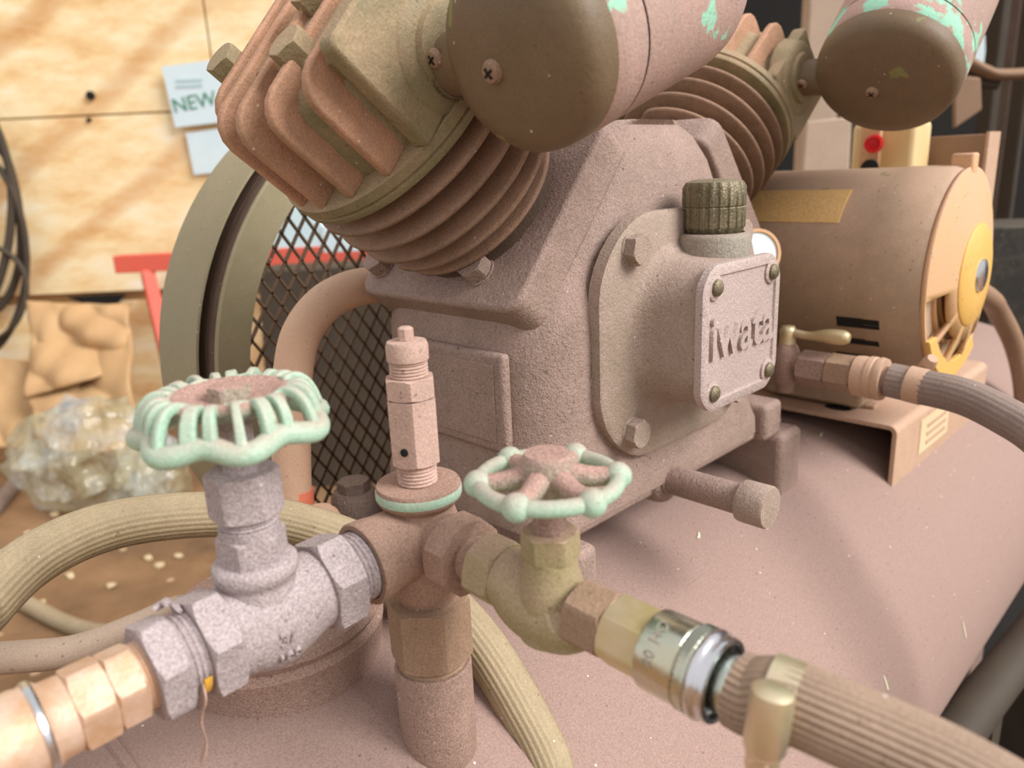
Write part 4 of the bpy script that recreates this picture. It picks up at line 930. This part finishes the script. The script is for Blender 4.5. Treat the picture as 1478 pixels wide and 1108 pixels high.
# floor hose and litter
fp = [(-60, 690), (10, 660), (60, 610)]
def fl_pt(px, py, h=.012):
    d = ray(px, py); return d*((FLOOR+h)/d.z)
b = B(); tube(b, [fl_pt(-40, 830), fl_pt(40, 872), fl_pt(110, 905), fl_pt(180, 915), fl_pt(260, 905), fl_pt(330, 880)], .016, 14, 40); tag(mesh('floor_hose', b, M_hose, angle=80), 'thin olive hose lying on the dirt floor', 'hose')
b = B(); tube(b, [fl_pt(-30, 760), fl_pt(20, 700), fl_pt(50, 650), fl_pt(90, 615)], .02, 12, 30); tag(mesh('floor_hose', b, M_hosed, angle=80), 'grey brown hose on the floor running to the kraft sheets', 'hose')
for k, (px, py) in enumerate(((78, 742), (101, 830), (145, 790), (40, 770), (214, 805), (230, 815), (258, 802), (60, 870), (190, 770), (160, 845), (120, 760))):
    random.seed(k); b = B(); bmesh.ops.create_icosphere(b, subdivisions=1, radius=.012)
    for v in b.verts: v.co = Vector((v.co.x*random.uniform(.8, 1.5), v.co.y*random.uniform(.6, 1.1), v.co.z*.5))
    o = mesh('pebble', b, M_label, angle=20, M=Matrix.Translation(fl_pt(px, py, .004))); tag(o, 'pale chip of litter on the dirt floor', 'litter', 'litter on the dirt floor')

def on_tank(px, py):
    d = ray(px, py); A_ = d.x**2+d.z**2; B_ = -2*(d.x*XT+d.z*ZT); C_ = XT**2+ZT**2-RT**2
    p = d*((-B_-sqrt(B_*B_-4*A_*C_))/(2*A_)); return p, Vector((p.x-XT, 0, p.z-ZT)).normalized()
M_flake = plain('pale_flake', (226, 226, 196), (206, 214, 184), .6)
for k, (px, py, ln, ro, lab) in enumerate(((1008, 773, .0075, .5, 'pale green paint flake on the tank below the drain pipe'), (1391, 908, .022, 1.9, 'long white scrape mark flake low on the tank flank'), (1278, 985, .012, 1.6, 'short white flake on the tank above the ribbed front hose'), (1185, 627, .009, .3, 'green flake on the tank beside the motor bracket'))):
    p, nn = on_tank(px, py); M = frame(p, nn, (0, 1, 0)) @ Matrix.Rotation(ro, 4, 'Z'); b = B()
    prism(b, [(-ln/2, -.0008), (-.1*ln, -.0014), (ln/2, -.0006), (ln*.4, .0008), (0, .0005), (-ln*.45, .0010)], -.0003, .0007, M); b.transform(Matrix.Translation(-p)); tag(mesh('paint_flake', b, M_flake, M=Matrix.Translation(p)), lab, 'flake', 'flakes on the tank')

# ================================================================== BACKGROUND, RIGHT
def post(px0, px1, dd, mat, lab, name='steel_post', y0=-60, y1=None, depth=.05):
    p0 = far(px0, 300, dd); p1_ = far(px1, 300, dd); M = Matrix((rg, hd, UP)).transposed().to_4x4(); M.translation = Vector((p0.x, p0.y, FLOOR))
    wdt = (M.inverted() @ p1_).x; b = B(); box(b, 0, wdt, 0, depth, 0, 1.9); tag(mesh(name, b, mat, bevel=.004, M=M), lab, 'post')
post(1152, 1200, 1.9, M_hosel, 'pale beige post seen between the two intake filters')
post(1214, 1232, 2.1, M_dark, 'thin dark post behind the switch box')
post(1412, 1424, 1.9, M_dark, 'dark post behind the mounting board')
post(1436, 1448, 2.1, M_dome, 'thin grey conduit post at the dark partition', 'conduit')
post(1456, 1464, 1.8, M_dark, 'narrow dark conduit near the shelf arm', 'conduit')
sh = thing('shelf_arm', 'brown curved shelf arm beside the far intake filter', 'bracket', far(1440, 110, 1.5))
SI = sh.matrix_world.inverted()
b = B(); tube(b, [far(1395, 88, 1.5), far(1420, 102, 1.5), far(1450, 108, 1.5), far(1560, 100, 1.5)], .022, 12, 20, flat=.5); b.transform(SI); mesh('arm', b, M_board, sh, angle=80)
b = B(); q_ = far(1545, 100, 1.5); box(b, q_.x-.02, q_.x+.02, q_.y-.02, q_.y+.02, FLOOR, q_.z+.3); b.transform(SI); mesh('upright', b, M_dark, sh)
b = B(); tube(b, [far(1385, 95, 1.52), far(1412, 118, 1.52), far(1440, 122, 1.52)], .010, 10, 14); b.transform(SI); mesh('lip', b, M_dark, sh, angle=80)
hp_ = slab('gusset_tmp', ((1378, 108), (1416, 112), (1418, 158), (1378, 186)), 1.5, .01, M_board, 'x', 'x'); hp_.name = 'gusset'; mw_ = hp_.matrix_world.copy(); hp_.parent = sh; hp_.matrix_local = SI @ mw_; del hp_['label']; del hp_['category']
slab('white_strip', ((1392, 60), (1422, 50), (1424, 128), (1390, 130)), PD-.012, .01, M_white, 'white strip of sheet seen past the far intake filter', 'sheet')
slab('metal_case', ((1424, 328), (1600, 322), (1600, 500), (1424, 508)), 1.37, .16, M_box, 'black metal case with worn grey edges beside the motor', 'case')
slab('tan_crate', ((1385, 510), (1600, 500), (1600, 640), (1400, 600)), 1.35, .2, M_mount, 'tan crate behind the motor bracket and grey hose', 'crate', True)
slab('cloth_sheet', ((1165, 175), (1230, 168), (1240, 262), (1140, 262)), 1.5, .02, M_hosel, 'pale folded sheet behind the switch box', 'sheet', True)
b = B(); tube(b, [Vector((-.27, .835, -.105)), far(1418, 424, .88), far(1442, 452, .93), far(1465, 500, .96), far(1478, 560, .97), far(1480, 640, 1.0)], .012, 16, 30); tag(mesh('motor_cable', b, M_board, angle=80), 'thick brown cable curving down beside the motor end bell', 'cable')
b = B(); prism(b, [(.30, .35), (.62, .30), (.62, 2.3), (-.9, 2.3), (-.9, 1.62), (-.08, .62)], FLOOR, FLOOR+.008); tag(mesh('shade_mat', b, M_black, bevel=.002), 'black mat added to stand for shade on the floor beside the tank', 'mat')  # black sheet added to give the floor its shade here
# under the tank at right
beam_o = thing('floor_pipe', 'dark pipe slanting over the floor beside the tank', 'pipe', fl_pt(1420, 1000)); BI = beam_o.matrix_world.inverted()
b = B(); tube(b, [fl_pt(1340, 1120, .25), fl_pt(1410, 1020, .25), fl_pt(1480, 930, .25), fl_pt(1540, 850, .25)], .022, 16, 20); b.transform(BI); mesh('tube', b, M_dark, beam_o, angle=80)
for s in (0, 1):
    p = fl_pt((1410, 1500)[s], (1020, 905)[s], .25); b = B(); box(b, -.02, .02, -.02, .02, FLOOR-p.z, 0, Matrix.Translation(p)); b.transform(BI); mesh('support', b, M_dark, beam_o)
b = B(); p = fl_pt(1455, 1030, 0); box(b, -.04, .04, -.05, .05, 0, .22); tag(mesh('timber_block', b, M_hose, bevel=.004, M=Matrix.Translation((p.x+.10, p.y, FLOOR)) @ Matrix.Rotation(.8, 4, 'Z')), 'olive timber block on the floor beside the tank', 'block')
bpy.context.view_layer.update()
